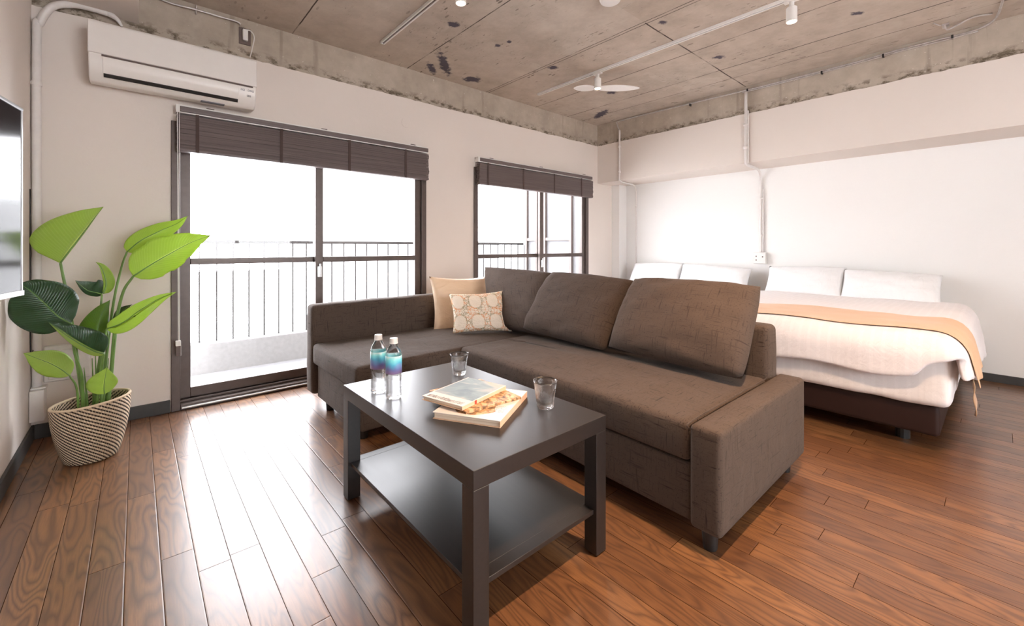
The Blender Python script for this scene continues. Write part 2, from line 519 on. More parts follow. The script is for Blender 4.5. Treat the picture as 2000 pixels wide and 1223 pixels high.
def lathe(bm, prof, n=32, close=False, fn=None):
    uv = bm.loops.layers.uv.verify()
    rings = []
    for (r, z) in prof:
        ring = []
        for k in range(n):
            a = 2 * PI * k / n
            rr = r * (fn(a, z) if fn else 1)
            ring.append(bm.verts.new((rr * math.cos(a), rr * math.sin(a), z)))
        rings.append(ring)
    L = len(rings)
    for i in range(L - 1 + (1 if close else 0)):
        A = rings[i]; B = rings[(i + 1) % L]
        for k in range(n):
            f = bm.faces.new((A[k], A[(k + 1) % n], B[(k + 1) % n], B[k]))
            for l, (uu, vv) in zip(f.loops, ((k, i), (k + 1, i), (k + 1, i + 1), (k, i + 1))):
                l[uv].uv = (uu / n, vv / (L - 1))
    if not close:
        if prof[0][0] > 1e-4: bm.faces.new(rings[0][::-1])
        if prof[-1][0] > 1e-4: bm.faces.new(rings[-1])
    bmesh.ops.remove_doubles(bm, verts=bm.verts, dist=1e-5)
def prism(bm, poly, a0, a1, axis=0):
    """extrude a 2D polygon along an axis"""
    def P(p, a):
        return {0: (a, p[0], p[1]), 1: (p[0], a, p[1]), 2: (p[0], p[1], a)}[axis]
    A = [bm.verts.new(P(p, a0)) for p in poly]; B = [bm.verts.new(P(p, a1)) for p in poly]
    n = len(poly)
    for i in range(n): bm.faces.new((A[i], A[(i + 1) % n], B[(i + 1) % n], B[i]))
    bm.faces.new(A[::-1]); bm.faces.new(B)
def softbox(x0, x1, y0, y1, z0, z1, r=.03, n=5, puff=0.0, seed=0, crown=0.0, wr=0.0):
    """upholstered block: finely divided box with rounded edges, slight puff"""
    bm = bmesh.new()
    D = (x1 - x0, y1 - y0, z1 - z0)
    c = Vector(((x0 + x1) / 2, (y0 + y1) / 2, (z0 + z1) / 2))
    CL = []
    for d in D:
        rr = min(r, d * .45)
        e = [0, rr * .12, rr * .35, rr * .65, rr]
        m = max(2, int((d - 2 * rr) / .03))
        mid = [rr + (d - 2 * rr) * k / m for k in range(1, m)]
        CL.append([v - d / 2 for v in e + mid + [d - v for v in e[::-1]]])
    N = [len(c_) - 1 for c_ in CL]
    def coord(i, a):
        return CL[a][i]
    grid = {}
    def V(i, j, k):
        key = (i, j, k)
        if key not in grid:
            p = Vector((coord(i, 0), coord(j, 1), coord(k, 2)))
            q = Vector([max(-(D[a] / 2 - r), min(D[a] / 2 - r, p[a])) for a in range(3)])
            d = p - q
            if d.length > 1e-6:
                nd = d.normalized()
                p = q + nd * r
            else:
                nd = Vector((0, 0, 0))
            rel = [2 * p[a] / D[a] for a in range(3)]
            ax = max(range(3), key=lambda a: abs(rel[a]))
            amt = 1
            for a in range(3):
                if a != ax: amt *= max(0, 1 - rel[a] ** 2)
            n_ = Vector((0, 0, 0)); n_[ax] = math.copysign(1, rel[ax])
            off = puff * amt + (crown * amt if ax == 2 and rel[2] > 0 else 0)
            if wr:
                w3 = c + p
                off += wr * (noise.noise(w3 * 6 + Vector((seed, 0, 0))) + .5 * noise.noise(w3 * 16 + Vector((0, seed, 0)))) * min(1, amt * 3)
            grid[key] = bm.verts.new(c + p + n_ * off)
        return grid[key]
    for ax in range(3):
        a, b = [t for t in range(3) if t != ax]
        for side in (0, N[ax]):
            for i in range(N[a]):
                for j in range(N[b]):
                    ks = []
                    for (di, dj) in ((0, 0), (1, 0), (1, 1), (0, 1)):
                        idx = [0, 0, 0]; idx[ax] = side; idx[a] = i + di; idx[b] = j + dj
                        ks.append(V(*idx))
                    try: bm.faces.new(ks)
                    except ValueError: pass
    return bm
def pillow_bm(c00, c10, c11, c01, th, n=26, pinch=.06, ears=0.0, wr=.006, seed=0, sag=.0, pw=.42, rnd=.0):
    """cushion whose four corners are given (bottom-left, bottom-right, top-right, top-left)"""
    c00, c10, c11, c01 = map(Vector, (c00, c10, c11, c01))
    nrm = (c10 - c00).cross(c01 - c00).normalized()
    bm = bmesh.new(); uv = bm.loops.layers.uv.verify()
    lay = {}
    for s in (1, -1):
        for i in range(n + 1):
            for j in range(n + 1):
                u = 2 * i / n - 1; v = 2 * j / n - 1
                edge = abs(u) == 1 or abs(v) == 1
                if edge and s == -1:
                    lay[(s, i, j)] = lay[(1, i, j)]; continue
                uu = u * (1 - pinch * (1 - v * v) * abs(u) ** 2); vv = v * (1 - pinch * (1 - u * u) * abs(v) ** 2)
                q_ = 1 - rnd * (abs(u * v)) ** 3; uu *= q_; vv *= q_
                a = (uu + 1) / 2; b = (vv + 1) / 2
                p = (c00 * (1 - a) + c10 * a) * (1 - b) + (c01 * (1 - a) + c11 * a) * b
                t = ((1 - u * u) ** pw) * ((1 - v * v) ** pw)
                fold = noise.noise(Vector((u * 2.2 + seed, v * 2.2, s * 3.))) + .5 * noise.noise(Vector((u * 6 + seed, v * 6, s * 2.)))
                # radial creases running out of the corners
                cr = 0
                for (cu, cv) in ((1, 1), (1, -1), (-1, 1), (-1, -1)):
                    du, dv = u - cu, v - cv
                    d = math.hypot(du, dv)
                    cr += math.sin(math.atan2(dv, du) * 14 + seed) * math.exp(-d * 3.2) * min(1, d * 5)
                off = s * th / 2 * t + s * (wr * fold + wr * .9 * cr) * min(1, t * 1.6)
                p = p + nrm * off + Vector((0, 0, -sag * t))
                lay[(s, i, j)] = bm.verts.new(p)
    for s in (1, -1):
        for i in range(n):
            for j in range(n):
                f = bm.faces.new([lay[(s, i, j)], lay[(s, i + 1, j)], lay[(s, i + 1, j + 1)], lay[(s, i, j + 1)]])
                for l, (a, b) in zip(f.loops, ((i, j), (i + 1, j), (i + 1, j + 1), (i, j + 1))):
                    l[uv].uv = (a / n, b / n)
    return bm

# ================================================================== ROOM SHELL
struct('floor', BX((XT - .2, XB + .2, YR - .2, .12, -.08, 0)), M['floor'])
struct('ceiling', BX((XT - .2, XB + .2, YR - .2, .25, H, H + .15)), M['ceiling'])
D0, D1, DT = -4.205, -2.447, 1.78          # opening of the sliding door
W0, W1, WT = -1.925, -.195, 1.78           # second opening
def wobble_top(bm, a0, a1, zt, plane, axis, sign, seed):
    """ragged top edge of the plaster coat, standing 12 mm proud of the concrete"""
    n = int(abs(a1 - a0) / .02)
    rows = []
    for i in range(n + 1):
        a = a0 + (a1 - a0) * i / n
        wz = zt + .008 * noise.noise(Vector((a * 5, seed, 0))) + .005 * noise.noise(Vector((a * 23, seed, 1)))
        def P(pl, z): return (a, pl, z) if axis == 0 else (pl, a, z)
        rows.append([bm.verts.new(P(plane, zt - .03)), bm.verts.new(P(plane, wz)), bm.verts.new(P(plane + sign * .03, wz + .001))])
    for A, B in zip(rows, rows[1:]):
        for k in range(2): bm.faces.new((A[k], B[k], B[k + 1], A[k + 1]))
T = .14
bm = BX((XT - .2, D0, 0, T, 0, HC - .03), (D0, D1, 0, T, DT, HC - .03), (D1, W0, 0, T, 0, HC - .03),
        (W0, W1, 0, T, WT, HC - .03), (W1, XB + .2, 0, T, 0, HC - .03))
wobble_top(bm, XT, 0, HC, 0, 0, 1, 3)
struct('wall_back', bm, M['plaster'])
struct('trim_1', BX((XT - .2, XB, .012, T + .05, HC - .05, H)), M['beam'])       # bare concrete beam over the windows
# bed wall and its soffit
struct('wall_right', BX((XB, XB + .14, YR, .1, 0, HS + .1)), M['plaster_light'])
bm = BX((0, XB + .05, YR, .05, HS, HC - .03)); wobble_top(bm, 0, YR, HC, 0, 1, 1, 9)
struct('trim_2', bm, M['plaster'])
struct('trim_3', BX((.012, XB + .05, YR, .02, HC - .05, H)), M['beam'])
struct('trim_4', BX((.30, XB, -.115, 0, 0, HS)), M['plaster_light'])             # corner column by the bed
struct('wall_left', BX((XT - .14, XT, YR, .1, 0, H)), M['plaster'])
struct('trim_5', BX((XT, -4.353, -3.0, .02, 2.325, H)), M['plaster'])            # boxed drop along the TV wall
# unseen rear wall; its window is added to bring in fill daylight
struct('wall_front', BX((XT - .14, -3.9, YR - .14, YR, 0, H), (-3.9, -1.9, YR - .14, YR, 0, .5), (-3.9, -1.9, YR - .14, YR, 2.1, H), (-1.9, XB + .14, YR - .14, YR, 0, H)), M['plaster'])
wf = struct('fill_window', BX((-3.9, -1.9, YR - .09, YR - .04, .5, .55), (-3.9, -1.9, YR - .09, YR - .04, 2.05, 2.1), (-3.9, -3.85, YR - .09, YR - .04, .55, 2.05),
                           (-1.95, -1.9, YR - .09, YR - .04, .55, 2.05), (-2.93, -2.87, YR - .09, YR - .04, .55, 2.05)), M['frame'])
struct('baseboard_left', BX((XT, XT + .012, YR, 0, 0, .075)), M['baseboard'], bevel=.002)
struct('baseboard_back', BX((XT + .012, D0 - .004, -.012, 0, 0, .075), (D1 + .004, W0 - .004, -.012, 0, 0, .075)), M['baseboard'], bevel=.002)
struct('baseboard_right', BX((XB - .012, XB, YR, -.12, 0, .06)), M['baseboard'], bevel=.002)

# ------------------------------------------------------------------ sliding windows
def sliding(name, x0, x1, zt, xm, rail, zb):
    f = struct(name, BX((x0, x0 + .045, -.015, .11, 0, zt), (x1 - .045, x1, -.015, .11, 0, zt), (x0 + .045, x1 - .045, -.015, .11, zt - .04, zt),
                        (x0 + .045, x1 - .045, -.015, .11, 0, .035), (x0 + .045, x1 - .045, .028, .034, .035, .052), (x0 + .045, x1 - .045, .078, .084, .035, .052)), M['frame'], bevel=.003)
    for (a, b, y0) in ((x0 + .045, xm + .03, .056), (xm - .03, x1 - .045, .006)):
        y1 = y0 + .036
        s = obj('sash', BX((a, a + .055, y0, y1, .052, zt - .04), (b - .055, b, y0, y1, .052, zt - .04), (a + .055, b - .055, y0, y1, .052, zb),
                           (a + .055, b - .055, y0, y1, zt - .09, zt - .04), (a + .055, b - .055, y0, y1, rail - .02, rail + .02)), M['frame'], f, bevel=.003)
        obj('glass_pane', BX((a + .05, b - .05, y0 + .015, y0 + .019, zb - .005, zt - .085)), M['pane'], s)
        if y0 < .03:
            obj('crescent_lock', BX((a + .012, a + .042, y0 - .014, y0, rail - .13, rail - .05), (a + .02, a + .034, y0 - .024, y0 - .014, rail - .11, rail - .03)), M['metal'], s, bevel=.003)
    # insect-screen guide line on the outer side
    obj('sill_strip', BX((x0 + .05, x1 - .05, -.03, -.015, .012, .022)), M['metal'], f, bevel=.002)
    return f
sliding('window_1', D0, D1, DT, -3.335, .915, .115)
sliding('window_2', W0, W1, WT, -.985, .915, .115)

# ------------------------------------------------------------------ balcony and neighbour
struct('trim_6', BX((-7, 0, .14, 1.5, -.3, -.09)), M['balcony'])
struct('trim_7', BX((-7, .0, 1.2, 1.36, -.3, .17)), M['parapet'], bevel=.01)
rl = thing('balcony_railing', 'pale metal balcony railing of thin upright bars outside the sliding windows', 'railing', (-3.4, 1.28, .17))
def loc(bm, v):
    bmesh.ops.translate(bm, verts=bm.verts, vec=-Vector(v)); return bm
obj('top_rail', BX((-3.6, 3.3, -.02, .02, .87, .90)), M['railing'], rl, bevel=.004)
for k in range(56):
    obj('bar', BX((-3.55 + k * .125 - .006, -3.55 + k * .125 + .006, -.006, .006, 0, .87)), M['railing'], rl)
bw = struct('trim_8', BX((0.0, .12, .14, 1.5, -.3, H)), M['balcony'])
nb = thing('balcony_partition_window', 'grey framed window in the white side wall of the balcony', 'window', (0, .9, 0))
obj('frame', BX((-.04, -.002, -.50, -.46, .0, 1.9), (-.04, -.002, -.02, .02, .0, 1.9), (-.04, -.002, .36, .40, .0, 1.9), (-.035, -.002, -.46, .36, 1.10, 1.14)), M['frame'], nb)
bd = obj('distant_building', BX((-.3, 2.2, 7, 9, -4, 1.95), (2.2, 5, 8, 9, -4, 1.2)), M['far'])
tag(bd, 'pale grey building standing beyond the balcony railing, seen through the right window', 'building')

# ------------------------------------------------------------------ blinds
def blind(x0, x1, lab, zt, zb, pull=True):
    t = thing('venetian_blind', lab, 'blind', ((x0 + x1) / 2, -.05, zt))
    a, b = x0 - t.location.x, x1 - t.location.x
    obj('headrail', BX((a, b, -.012, .044, -.052, -.002)), M['white_line'], t, bevel=.002, label='white metal headrail')
    obj('valance', BX((a + .02, b - .005, -.021, -.0125, -.045, -.012)), M['blind'], t, bevel=.002)
    n = 15
    bm = bmesh.new()
    zz0 = -.066; zz1 = zb - zt + .014
    for k in range(n):
        z = zz0 + (zz1 - zz0) * k / (n - 1)
        dx = random.uniform(-.004, .004)
        j = random.uniform(-.002, .002)
        prism(bm, [(-.030 + j, z - .0135), (-.0275 + j, z + .0005), (.0, z + .0035), (.026 + j, z + .001), (.028 + j, z - .012), (0, z - .003)], a + .006 + dx, b - .006 + dx)
    obj('slats', bm, M['blind'], t)
    obj('bottom_rail', BX((a + .005, b - .005, -.030, .026, zb - zt - .012, zb - zt + .006)), M['blind'], t, bevel=.003)
    for f in (.06, .33, .60, .87):
        x = a + (b - a) * f
        obj('ladder_tape', BX((x - .009, x + .009, -.0335, -.0315, zb - zt - .013, -.054)), M['tape'], t)
    for f in (.1, .5, .92):
        x = a + (b - a) * f
        obj('bracket', BX((x - .02, x + .02, -.004, .046, -.002, .006)), M['dark_plastic'], t, bevel=.001)
    if pull:
        bm = bmesh.new(); zc = .44 - zt
        tube(bm, [(a + .006, -.038, -.055), (a + .008, -.038, -.6), (a + .010, -.038, zc)], .0018, 6)
        tube(bm, [(a + .016, -.040, -.055), (a + .013, -.040, -.7), (a + .016, -.038, zc)], .0018, 6)
        c = obj('pull_cord', bm, M['white_plastic'], t)
        obj('cord_cleat', BX((a - .002, a + .022, -.052, -.026, zc - .085, zc - .02)), M['dark_plastic'], t, bevel=.003)
        obj('cord_toggle', BX((a - .003, a + .022, -.054, -.024, zc - .025, zc + .005), (a + .018, a + .023, -.05, -.03, zc - .085, zc - .02)), M['white_plastic'], t, bevel=.004)
    return t
blind(-4.185, -2.455, 'dark wooden venetian blind drawn up over the wide sliding door beside the plant', 1.875, 1.60)
blind(-1.915, -.185, 'dark wooden venetian blind drawn up over the window by the bed corner', 1.875, 1.62, False)

# ------------------------------------------------------------------ air conditioner
ac = thing('air_conditioner', 'white wall-mounted air conditioner above the wide sliding door', 'air conditioner', (-4.17, 0, 1.90))
hw = .383
prof = [(0, 0.02), (0, .30), (-.19, .30), (-.202, .29), (-.208, .12), (-.200, .07), (-.178, .02), (-.14, -.005), (-.06, 0)]
bm = bmesh.new(); prism(bm, prof, -hw, hw)
obj('body', bm, M['ac_white'], ac, bevel=.008, seg=3)
bm = bmesh.new(); prism(bm, [(-.195, .128), (-.195, .302), (-.204, .300), (-.2135, .285), (-.2145, .128)], -hw - .002, hw + .002)
obj('front_panel', bm, M['ac_white'], ac, bevel=.004)
bm = bmesh.new(); prism(bm, [(-.203, .117), (-.2105, .117), (-.2095, .090), (-.205, .066), (-.187, .034), (-.180, .038), (-.198, .075)], -hw + .055, hw - .095)
obj('louver', bm, M['ac_white'], ac, bevel=.002)
bm = bmesh.new(); prism(bm, [(-.1865, .037), (-.1905, .030), (-.181, .016), (-.172, .024)], -hw + .058, hw - .098)
obj('air_outlet', bm, M['blackish'], ac)
bm = bmesh.new(); prism(bm, [(-.207, .127), (-.2095, .127), (-.2105, .1175), (-.207, .1175)], -hw + .05, hw - .02)
obj('seam', bm, M['dark_plastic'], ac)
bm = bmesh.new()
def onfront(dx, z, w_, h_):
    yy = -.2085 + (max(0, .12 - z)) * .16
    box(bm, dx, dx + w_, yy - .0022, yy + .003, z, z + h_)
for dx, z, n in ((hw - .085, .092, 2), (hw - .047, .092, 3), (hw - .05, .06, 2)):
    for k in range(n):
        # small printed key symbols: outlined squares
        s = .0085
        X = dx + k * (s + .003)
        onfront(X, z, s, .0013); onfront(X, z + s, s, .0013); onfront(X, z, .0013, s); onfront(X + s - .0013, z, .0013, s)
    obj('key_symbols', bm, M['ink_grey'], ac); bm = bmesh.new()
bm.free()
obj('name_plate', BX((.10, .22, -.148, -.12, -.0065, -.001)), M['ink_grey'], ac)

# AC outlet plate, plug and flex
ps = thing('wall_socket', 'brown socket plate with a white plug on the concrete beam above the air conditioner', 'socket', tuple(at(478, 72, 1, .012)))
obj('plate', BX((-.034, .034, -.010, 0, -.055, .055)), M['dark_plastic'], ps, bevel=.002)
obj('plug', BX((-.016, .014, -.034, -.0105, -.035, .04)), M['white_plastic'], ps, bevel=.004)
p0 = at(478, 72, 1, .012)
bm = bmesh.new()
tube(bm, [p0 + Vector((0, -.03, .038)), p0 + Vector((.03, -.045, .03)), p0 + Vector((.045, -.06, -.01)), p0 + Vector((.03, -.09, -.09)), p0 + Vector((.012, -.11, -.171))], .0035, 8)
bmesh.ops.translate(bm, verts=bm.verts, vec=-p0)
obj('power_cord', bm, M['white_plastic'], ps, smooth=True)
# conduit along the concrete beam above the AC
bm = bmesh.new()
tube(bm, [(-4.35, -.008, 2.522), at(330, 5, 1, -.006), at(380, 18, 1, -.006), at(430, 33, 1, -.006), at(462, 42, 1, -.006), at(470, 48, 1, -.004)], .006, 8)
for (u, v) in ((383, 17),):
    p = at(u, v, 1, -.006); cyl(bm, p + Vector((-.004, 0, .01)), p + Vector((.004, 0, .01)), .012, 10)
    box(bm, p.x - .004, p.x + .004, -.008, .014, p.z - .03, p.z + .02)
tag(obj('conduit', bm, M['galv'], smooth=True), 'thin grey conduit running along the beam to the socket above the air conditioner', 'conduit')

# ------------------------------------------------------------------ refrigerant duct in the left corner
dt = thing('refrigerant_duct', 'white round duct rising in the left corner and bending over to the air conditioner', 'duct', (-4.755, -.024, .25))
o0 = dt.location
zt_ = 2.215 - .25
bm = bmesh.new()
tube(bm, [(0, 0, 0), (0, 0, .8), (0, 0, zt_ - .14), (.012, 0, zt_ - .03), (.055, -.003, zt_ + .065), (.13, -.006, zt_ + .105), (.20, -.008, zt_ + .112), (.27, -.008, zt_ + .108)], .018, 14)
obj('duct_run', bm, M['duct'], dt, smooth=True)
bm = bmesh.new(); cyl(bm, (0, 0, 1.60), (0, 0, 1.622), .0205, 16); box(bm, -.04, 0, -.008, .008, 1.604, 1.618)
obj('clamp', bm, M['duct'], dt, smooth=False)
bm = bmesh.new(); tube(bm, [(.26, -.008, zt_ + .112), (.305, -.012, zt_ + .088), (.33, -.015, zt_ + .05)], .0175, 12, r2=.006)
obj('end_cover', bm, M['duct'], dt, smooth=True)
obj('base_cover', BX((-.020, .034, -.062, .022, -.14, .02), (-.020, .038, -.04, .022, .02, .03)), M['duct'], dt, bevel=.004)
bm = bmesh.new()
tube(bm, [(-4.768, -.105, 1.3), (-4.768, -.106, .8), (-4.767, -.107, .50), (-4.762, -.112, .47), (-4.757, -.108, .485)], .0025, 6)
tag(obj('hanging_cable', bm, M['blackish'], smooth=True), 'thin dark cable hanging down the corner beside the white duct', 'cable')
# vent cover behind the plant
vc = thing('wall_vent_cover', 'white rounded square vent cover low on the wall behind the plant', 'vent', tuple(at(133, 705, 1, 0)))
obj('cover', BX((-.09, .09, -.018, 0, -.10, .095)), M['duct'], vc, bevel=.012, seg=3)
obj('inner_panel', BX((-.072, .088, -.028, -.016, -.085, .068)), M['duct'], vc, bevel=.006)
# round cap scar on the wall between the windows
p = at(793, 240, 1, 0)
bm = bmesh.new(); cyl(bm, (p.x, -.003, p.z), (p.x, .0, p.z), .042, 40)
tag(obj('round_wall_cap', bm, M['plaster'], bevel=.001), 'round painted-over wall cap between the two windows', 'wall cap')

# ------------------------------------------------------------------ ceiling tracks, spots
def track(x, y0, y1, lab):
    t = thing('lighting_track', lab, 'lighting track', (x, y0, H), group=None)
    L = y1 - y0
    obj('rail', BX((-.017, -.0065, L, 0, -.018, 0), (.0065, .017, L, 0, -.018, 0), (-.017, .017, -.006, 0, -.018, 0)), M['white_line'], t, bevel=.001)
    obj('channel', BX((-.0065, .0065, L, -.006, -.012, 0)), M['dark_plastic'], t)
    return t
track(-1.35, -.30, -4.6, 'long white lighting track on the ceiling above the bed side')
track(-2.985, -.30, -4.6, 'white lighting track on the ceiling nearer the wide sliding door')
def spot_light(x, y, lab, energy, col=(1, .72, .42), tilt=(0, 0), zlen=.14, spread=150):
    t = thing('track_spotlight', lab, 'spotlight', (x, y, H - .018), group='track spotlights')
    z1 = -.045
    bm = bmesh.new(); cyl(bm, (0, 0, 0), (0, 0, z1), .014, 14); box(bm, -.016, .016, -.04, .04, -.014, 0)
    obj('adapter', bm, M['white_line'], t, bevel=.001)
    bm = bmesh.new()
    lathe(bm, [(.0, z1), (.022, z1), (.029, z1 - .006), (.030, z1 - zlen * .62), (.030, z1 - zlen * .62 - .006), (.0265, z1 - zlen * .62 - .006), (.026, z1 - zlen * .55), (0, z1 - zlen * .55)], 28)
    obj('lamp_housing', bm, M['white_line'], t, smooth=False, bevel=.001)
    bm = bmesh.new(); zz = z1 - zlen * .62
    lathe(bm, [(0, zz - .001), (.018, zz), (.0255, zz + .006), (.0255, zz + .012), (0, zz + .012)], 28)
    obj('bulb', bm, M['lamp_glow'], t, smooth=True)
    ld = bpy.data.lights.new('spot_beam', 'SPOT'); ld.energy = energy; ld.color = col
    ld.spot_size = R(spread); ld.spot_blend = .8; ld.shadow_soft_size = .03
    lo = bpy.data.objects.new('spot_beam', ld); C.objects.link(lo); lo.parent = t
    lo.location = (0, 0, zz - .012); lo.rotation_euler = (tilt[0], tilt[1], 0)
    return t
WARM = (1, .66, .42)
spot_light(-1.35, -1.035, 'white track spotlight glowing above the middle of the room, farthest from the camera', 20, WARM, spread=120)
spot_light(-1.35, -2.50, 'white cylindrical track spotlight glowing at the top right over the bed foot', 38, WARM, spread=110)
spot_light(-2.985, -1.33, 'glowing track spotlight at the top edge beside the left track', 16, WARM, spread=120)
spot_light(-1.35, -3.9, 'white fill spotlight added out of view near the bed side', 70, WARM, spread=120)  # unseen lamp, added to raise the room brightness
spot_light(-2.985, -3.12, 'white fill spotlight added out of view over the near floor', 320, WARM, spread=100)  # added lamp outside the view, warms and brightens the near floor

# smoke detector
bm = bmesh.new()
lathe(bm, [(0, -.030), (.045, -.029), (.060, -.020), (.066, -.004), (.066, 0), (0, 0)], 40)
sd = obj('ceiling_detector', bm, M['white_plastic'], smooth=False, bevel=.002, loc=at(1192, -2, 2, H - .005) + Vector((0, 0, .005)))
tag(sd, 'round white detector disc on the concrete ceiling at the top edge', 'detector')
# ceiling fan: two slim pale blades beyond the far spotlight
fc = Vector((-1.35, -1.035, 2.405)) + FW * .06
fn = thing('ceiling_fan', 'slim white two-bladed fan hanging at the farthest spotlight', 'ceiling fan', (fc.x, fc.y, H))
hz = fc.z - H
bm = bmesh.new(); cyl(bm, (0, 0, 0), (0, 0, hz + .02), .008, 12); obj('stem', bm, M['white_line'], fn)
bm = bmesh.new(); lathe(bm, [(0, hz - .012), (.018, hz - .01), (.024, hz), (.02, hz + .022), (0, hz + .026)], 20); obj('hub', bm, M['white_line'], fn, smooth=True)
ax_ = RT.copy()
for s, Lb in ((1, .38), (-1, .20)):
    bm = bmesh.new()
    side = Vector((FW.x, FW.y, -.22)).normalized()
    N = 16; prev = None
    for i in range(N + 1):
        t_ = i / N
        wd = .045 * math.sin(PI * (.12 + .88 * t_)) ** .6 if t_ < 1 else .004
        c = ax_ * s * (.018 + (Lb - .018) * t_) + Vector((0, 0, hz + .004))
        row = [bm.verts.new(c - side * wd), bm.verts.new(c + side * wd), bm.verts.new(c + side * wd + Vector((0, 0, .006))), bm.verts.new(c - side * wd + Vector((0, 0, .006)))]
        if prev:
            for k in range(4): bm.faces.new((prev[k], prev[(k + 1) % 4], row[(k + 1) % 4], row[k]))
        else: bm.faces.new(row)
        prev = row
    bm.faces.new(prev)
    obj('blade', bm, M['white_line'], fn)

# ------------------------------------------------------------------ conduits on the bed side
def conduit(pts_list, lab, mat, clamps=(), r=.009, name='conduit'):
    bm = bmesh.new()
    for pts, rr, sm in pts_list: tube(bm, pts, rr, 10, sm)
    for (c0, c1, rr) in clamps: cyl(bm, c0, c1, rr, 14)
    return tag(obj(name, bm, mat, smooth=True), lab, 'conduit', None)
ya = -.335
conduit([([(-.012, ya, 2.41), (-.012, ya, 2.1), (-.012, ya, 1.80)], .011, 4),
         ([(-.012, ya, 1.81), (.04, ya, 1.792), (.30, ya + .03, 1.79), (.42, ya + .06, 1.76), (.446, ya + .065, 1.66), (.447, ya + .066, 1.5), (.447, ya + .068, .56)], .009, 6)],
        'white conduit running down the soffit and bed wall nearest the corner', M['duct'],
        [((-.012, ya, 2.20), (-.012, ya, 2.225), .016), ((-.012, ya, 1.90), (-.012, ya, 1.92), .016), ((.447, ya + .066, 1.52), (.447, ya + .066, 1.54), .014)])
yb = -1.75
conduit([([(-.012, yb, 2.48), (-.012, yb, 2.1), (-.012, yb, 1.80)], .013, 4),
         ([(-.012, yb - .02, 2.30), (-.012, yb - .02, 2.1), (-.012, yb - .02, 1.80)], .007, 4),
         ([(-.012, yb, 1.815), (.03, yb, 1.792), (.28, yb + .01, 1.79), (.40, yb + .02, 1.76), (.444, yb + .024, 1.65), (.445, yb + .025, 1.45), (.445, yb + .025, .94)], .0125, 6),
         ([(.445, yb + .003, 1.60), (.445, yb + .003, 1.3), (.445, yb + .003, .94)], .007, 4)],
        'white double conduit running down the soffit to the power socket above the bed', M['duct'],
        [((-.012, yb, 2.16), (-.012, yb, 2.18), .02), ((-.012, yb, 1.94), (-.012, yb, 1.965), .022), ((.445, yb + .02, 1.50), (.445, yb + .02, 1.515), .018), ((.445, yb + .02, 1.12), (.445, yb + .02, 1.135), .018)])
sk = thing('power_socket', 'cream power socket box on the wall above the middle of the bed', 'socket', (XB, -1.722, .895))
obj('back_box', BX((-.036, 0, -.062, .062, -.058, .058)), M['white_plastic'], sk, bevel=.004)
obj('face_plate', BX((-.042, -.0365, -.058, .058, -.054, .054)), M['white_plastic'], sk, bevel=.002)
bm = bmesh.new()
for (yy, zz) in ((.03, .018), (.03, -.02), (-.03, .014)): box(bm, -.0435, -.041, yy - .005, yy + .005, zz - .007, zz + .007)
obj('socket_slots', bm, M['dark_plastic'], sk)
pts = [at(u, v, 0, -.006) for u, v in ((1212, 236), (1300, 214), (1370, 197), (1450, 178), (1530, 158), (1600, 140), (1680, 119), (1760, 96), (1840, 76), (1910, 57))]
bm = bmesh.new(); tube(bm, [at(1210, 256, 0, -.006), at(1206, 244, 0, -.005)] + pts + [at(1945, 35, 2, H - .012), at(1962, -10, 2, H - .01)], .0065, 8, 5)
tube(bm, [p + Vector((0, 0, -.014)) for p in pts[3:]], .006, 8, 5)
tag(obj('ceiling_cable', bm, M['galv'], smooth=True), 'grey cable run along the top of the concrete beam over the bed', 'cable')
for i, (u, v, what) in enumerate(((1348, 205, 'nearest the corner'), (1460, 176, 'where the double conduit drops'), (1605, 142, 'to the right of the double conduit'), (1725, 109, 'halfway to the right edge'), (1860, 72, 'nearest the ceiling hook'))):
    p = at(u, v, 0, -.006)
    bm = BX((p.x - .012, p.x + .018, p.y - .006, p.y + .006, p.z - .012, p.z + .012))
    tag(obj('cable_clip', bm, M['blackish'], bevel=.002), 'small dark clip on the beam cable, ' + what, 'clip', 'cable clips on the beam')
# metal hook and cable end on the ceiling at the right
hk = at(1845, 46, 2, H)
bm = bmesh.new()
tube(bm, [hk + Vector((-.07, .05, -.002)), hk + Vector((-.01, .02, -.012))], .004, 6, 2)
tube(bm, [hk + Vector((0, 0, -.008)), hk + Vector((.03, -.01, -.035)), hk + Vector((.05, -.05, -.02)), at(1900, 34, 2, H - .01), at(1938, 27, 2, H - .01)], .0055, 8, 6)
box(bm, hk.x + .0, hk.x + .06, hk.y - .02, hk.y + .015, H - .012, H)
tag(obj('ceiling_hook', bm, M['galv'], smooth=False), 'bent metal hook with a cable end on the ceiling near the right edge', 'hook')

# ------------------------------------------------------------------ TV
tvd = Vector((-.179, -.984, 0)).normalized()
e0 = Vector((-4.625, -1.385, 0))
tv = thing('television', 'black flat television swung out from the wall at the left edge', 'television', (e0.x, e0.y, 1.146))
tv.rotation_euler = (0, 0, math.atan2(tvd.y, tvd.x))
# local +x runs along the screen away from the corner, local +y faces the room
obj('casing', BX((0, .72, -.018, 0, -.285, .280)), M['tv_body'], tv, bevel=.003)
obj('screen', BX((.007, .713, .0, .0012, -.268, .272)), M['screen'], tv)
obj('bezel', BX((0, .72, -.006, .004, .272, .281), (0, .72, -.010, .006, -.285, -.270), (0, .006, -.006, .003, -.27, .272), (.714, .72, -.006, .003, -.27, .272)), M['metal'], tv, bevel=.001, label='silver bezel strip')
obj('wall_bracket', BX((.22, .30, -.09, -.018, -.06, .06), (.4, .5, -.06, -.018, -.1, .1)), M['blackish'], tv)

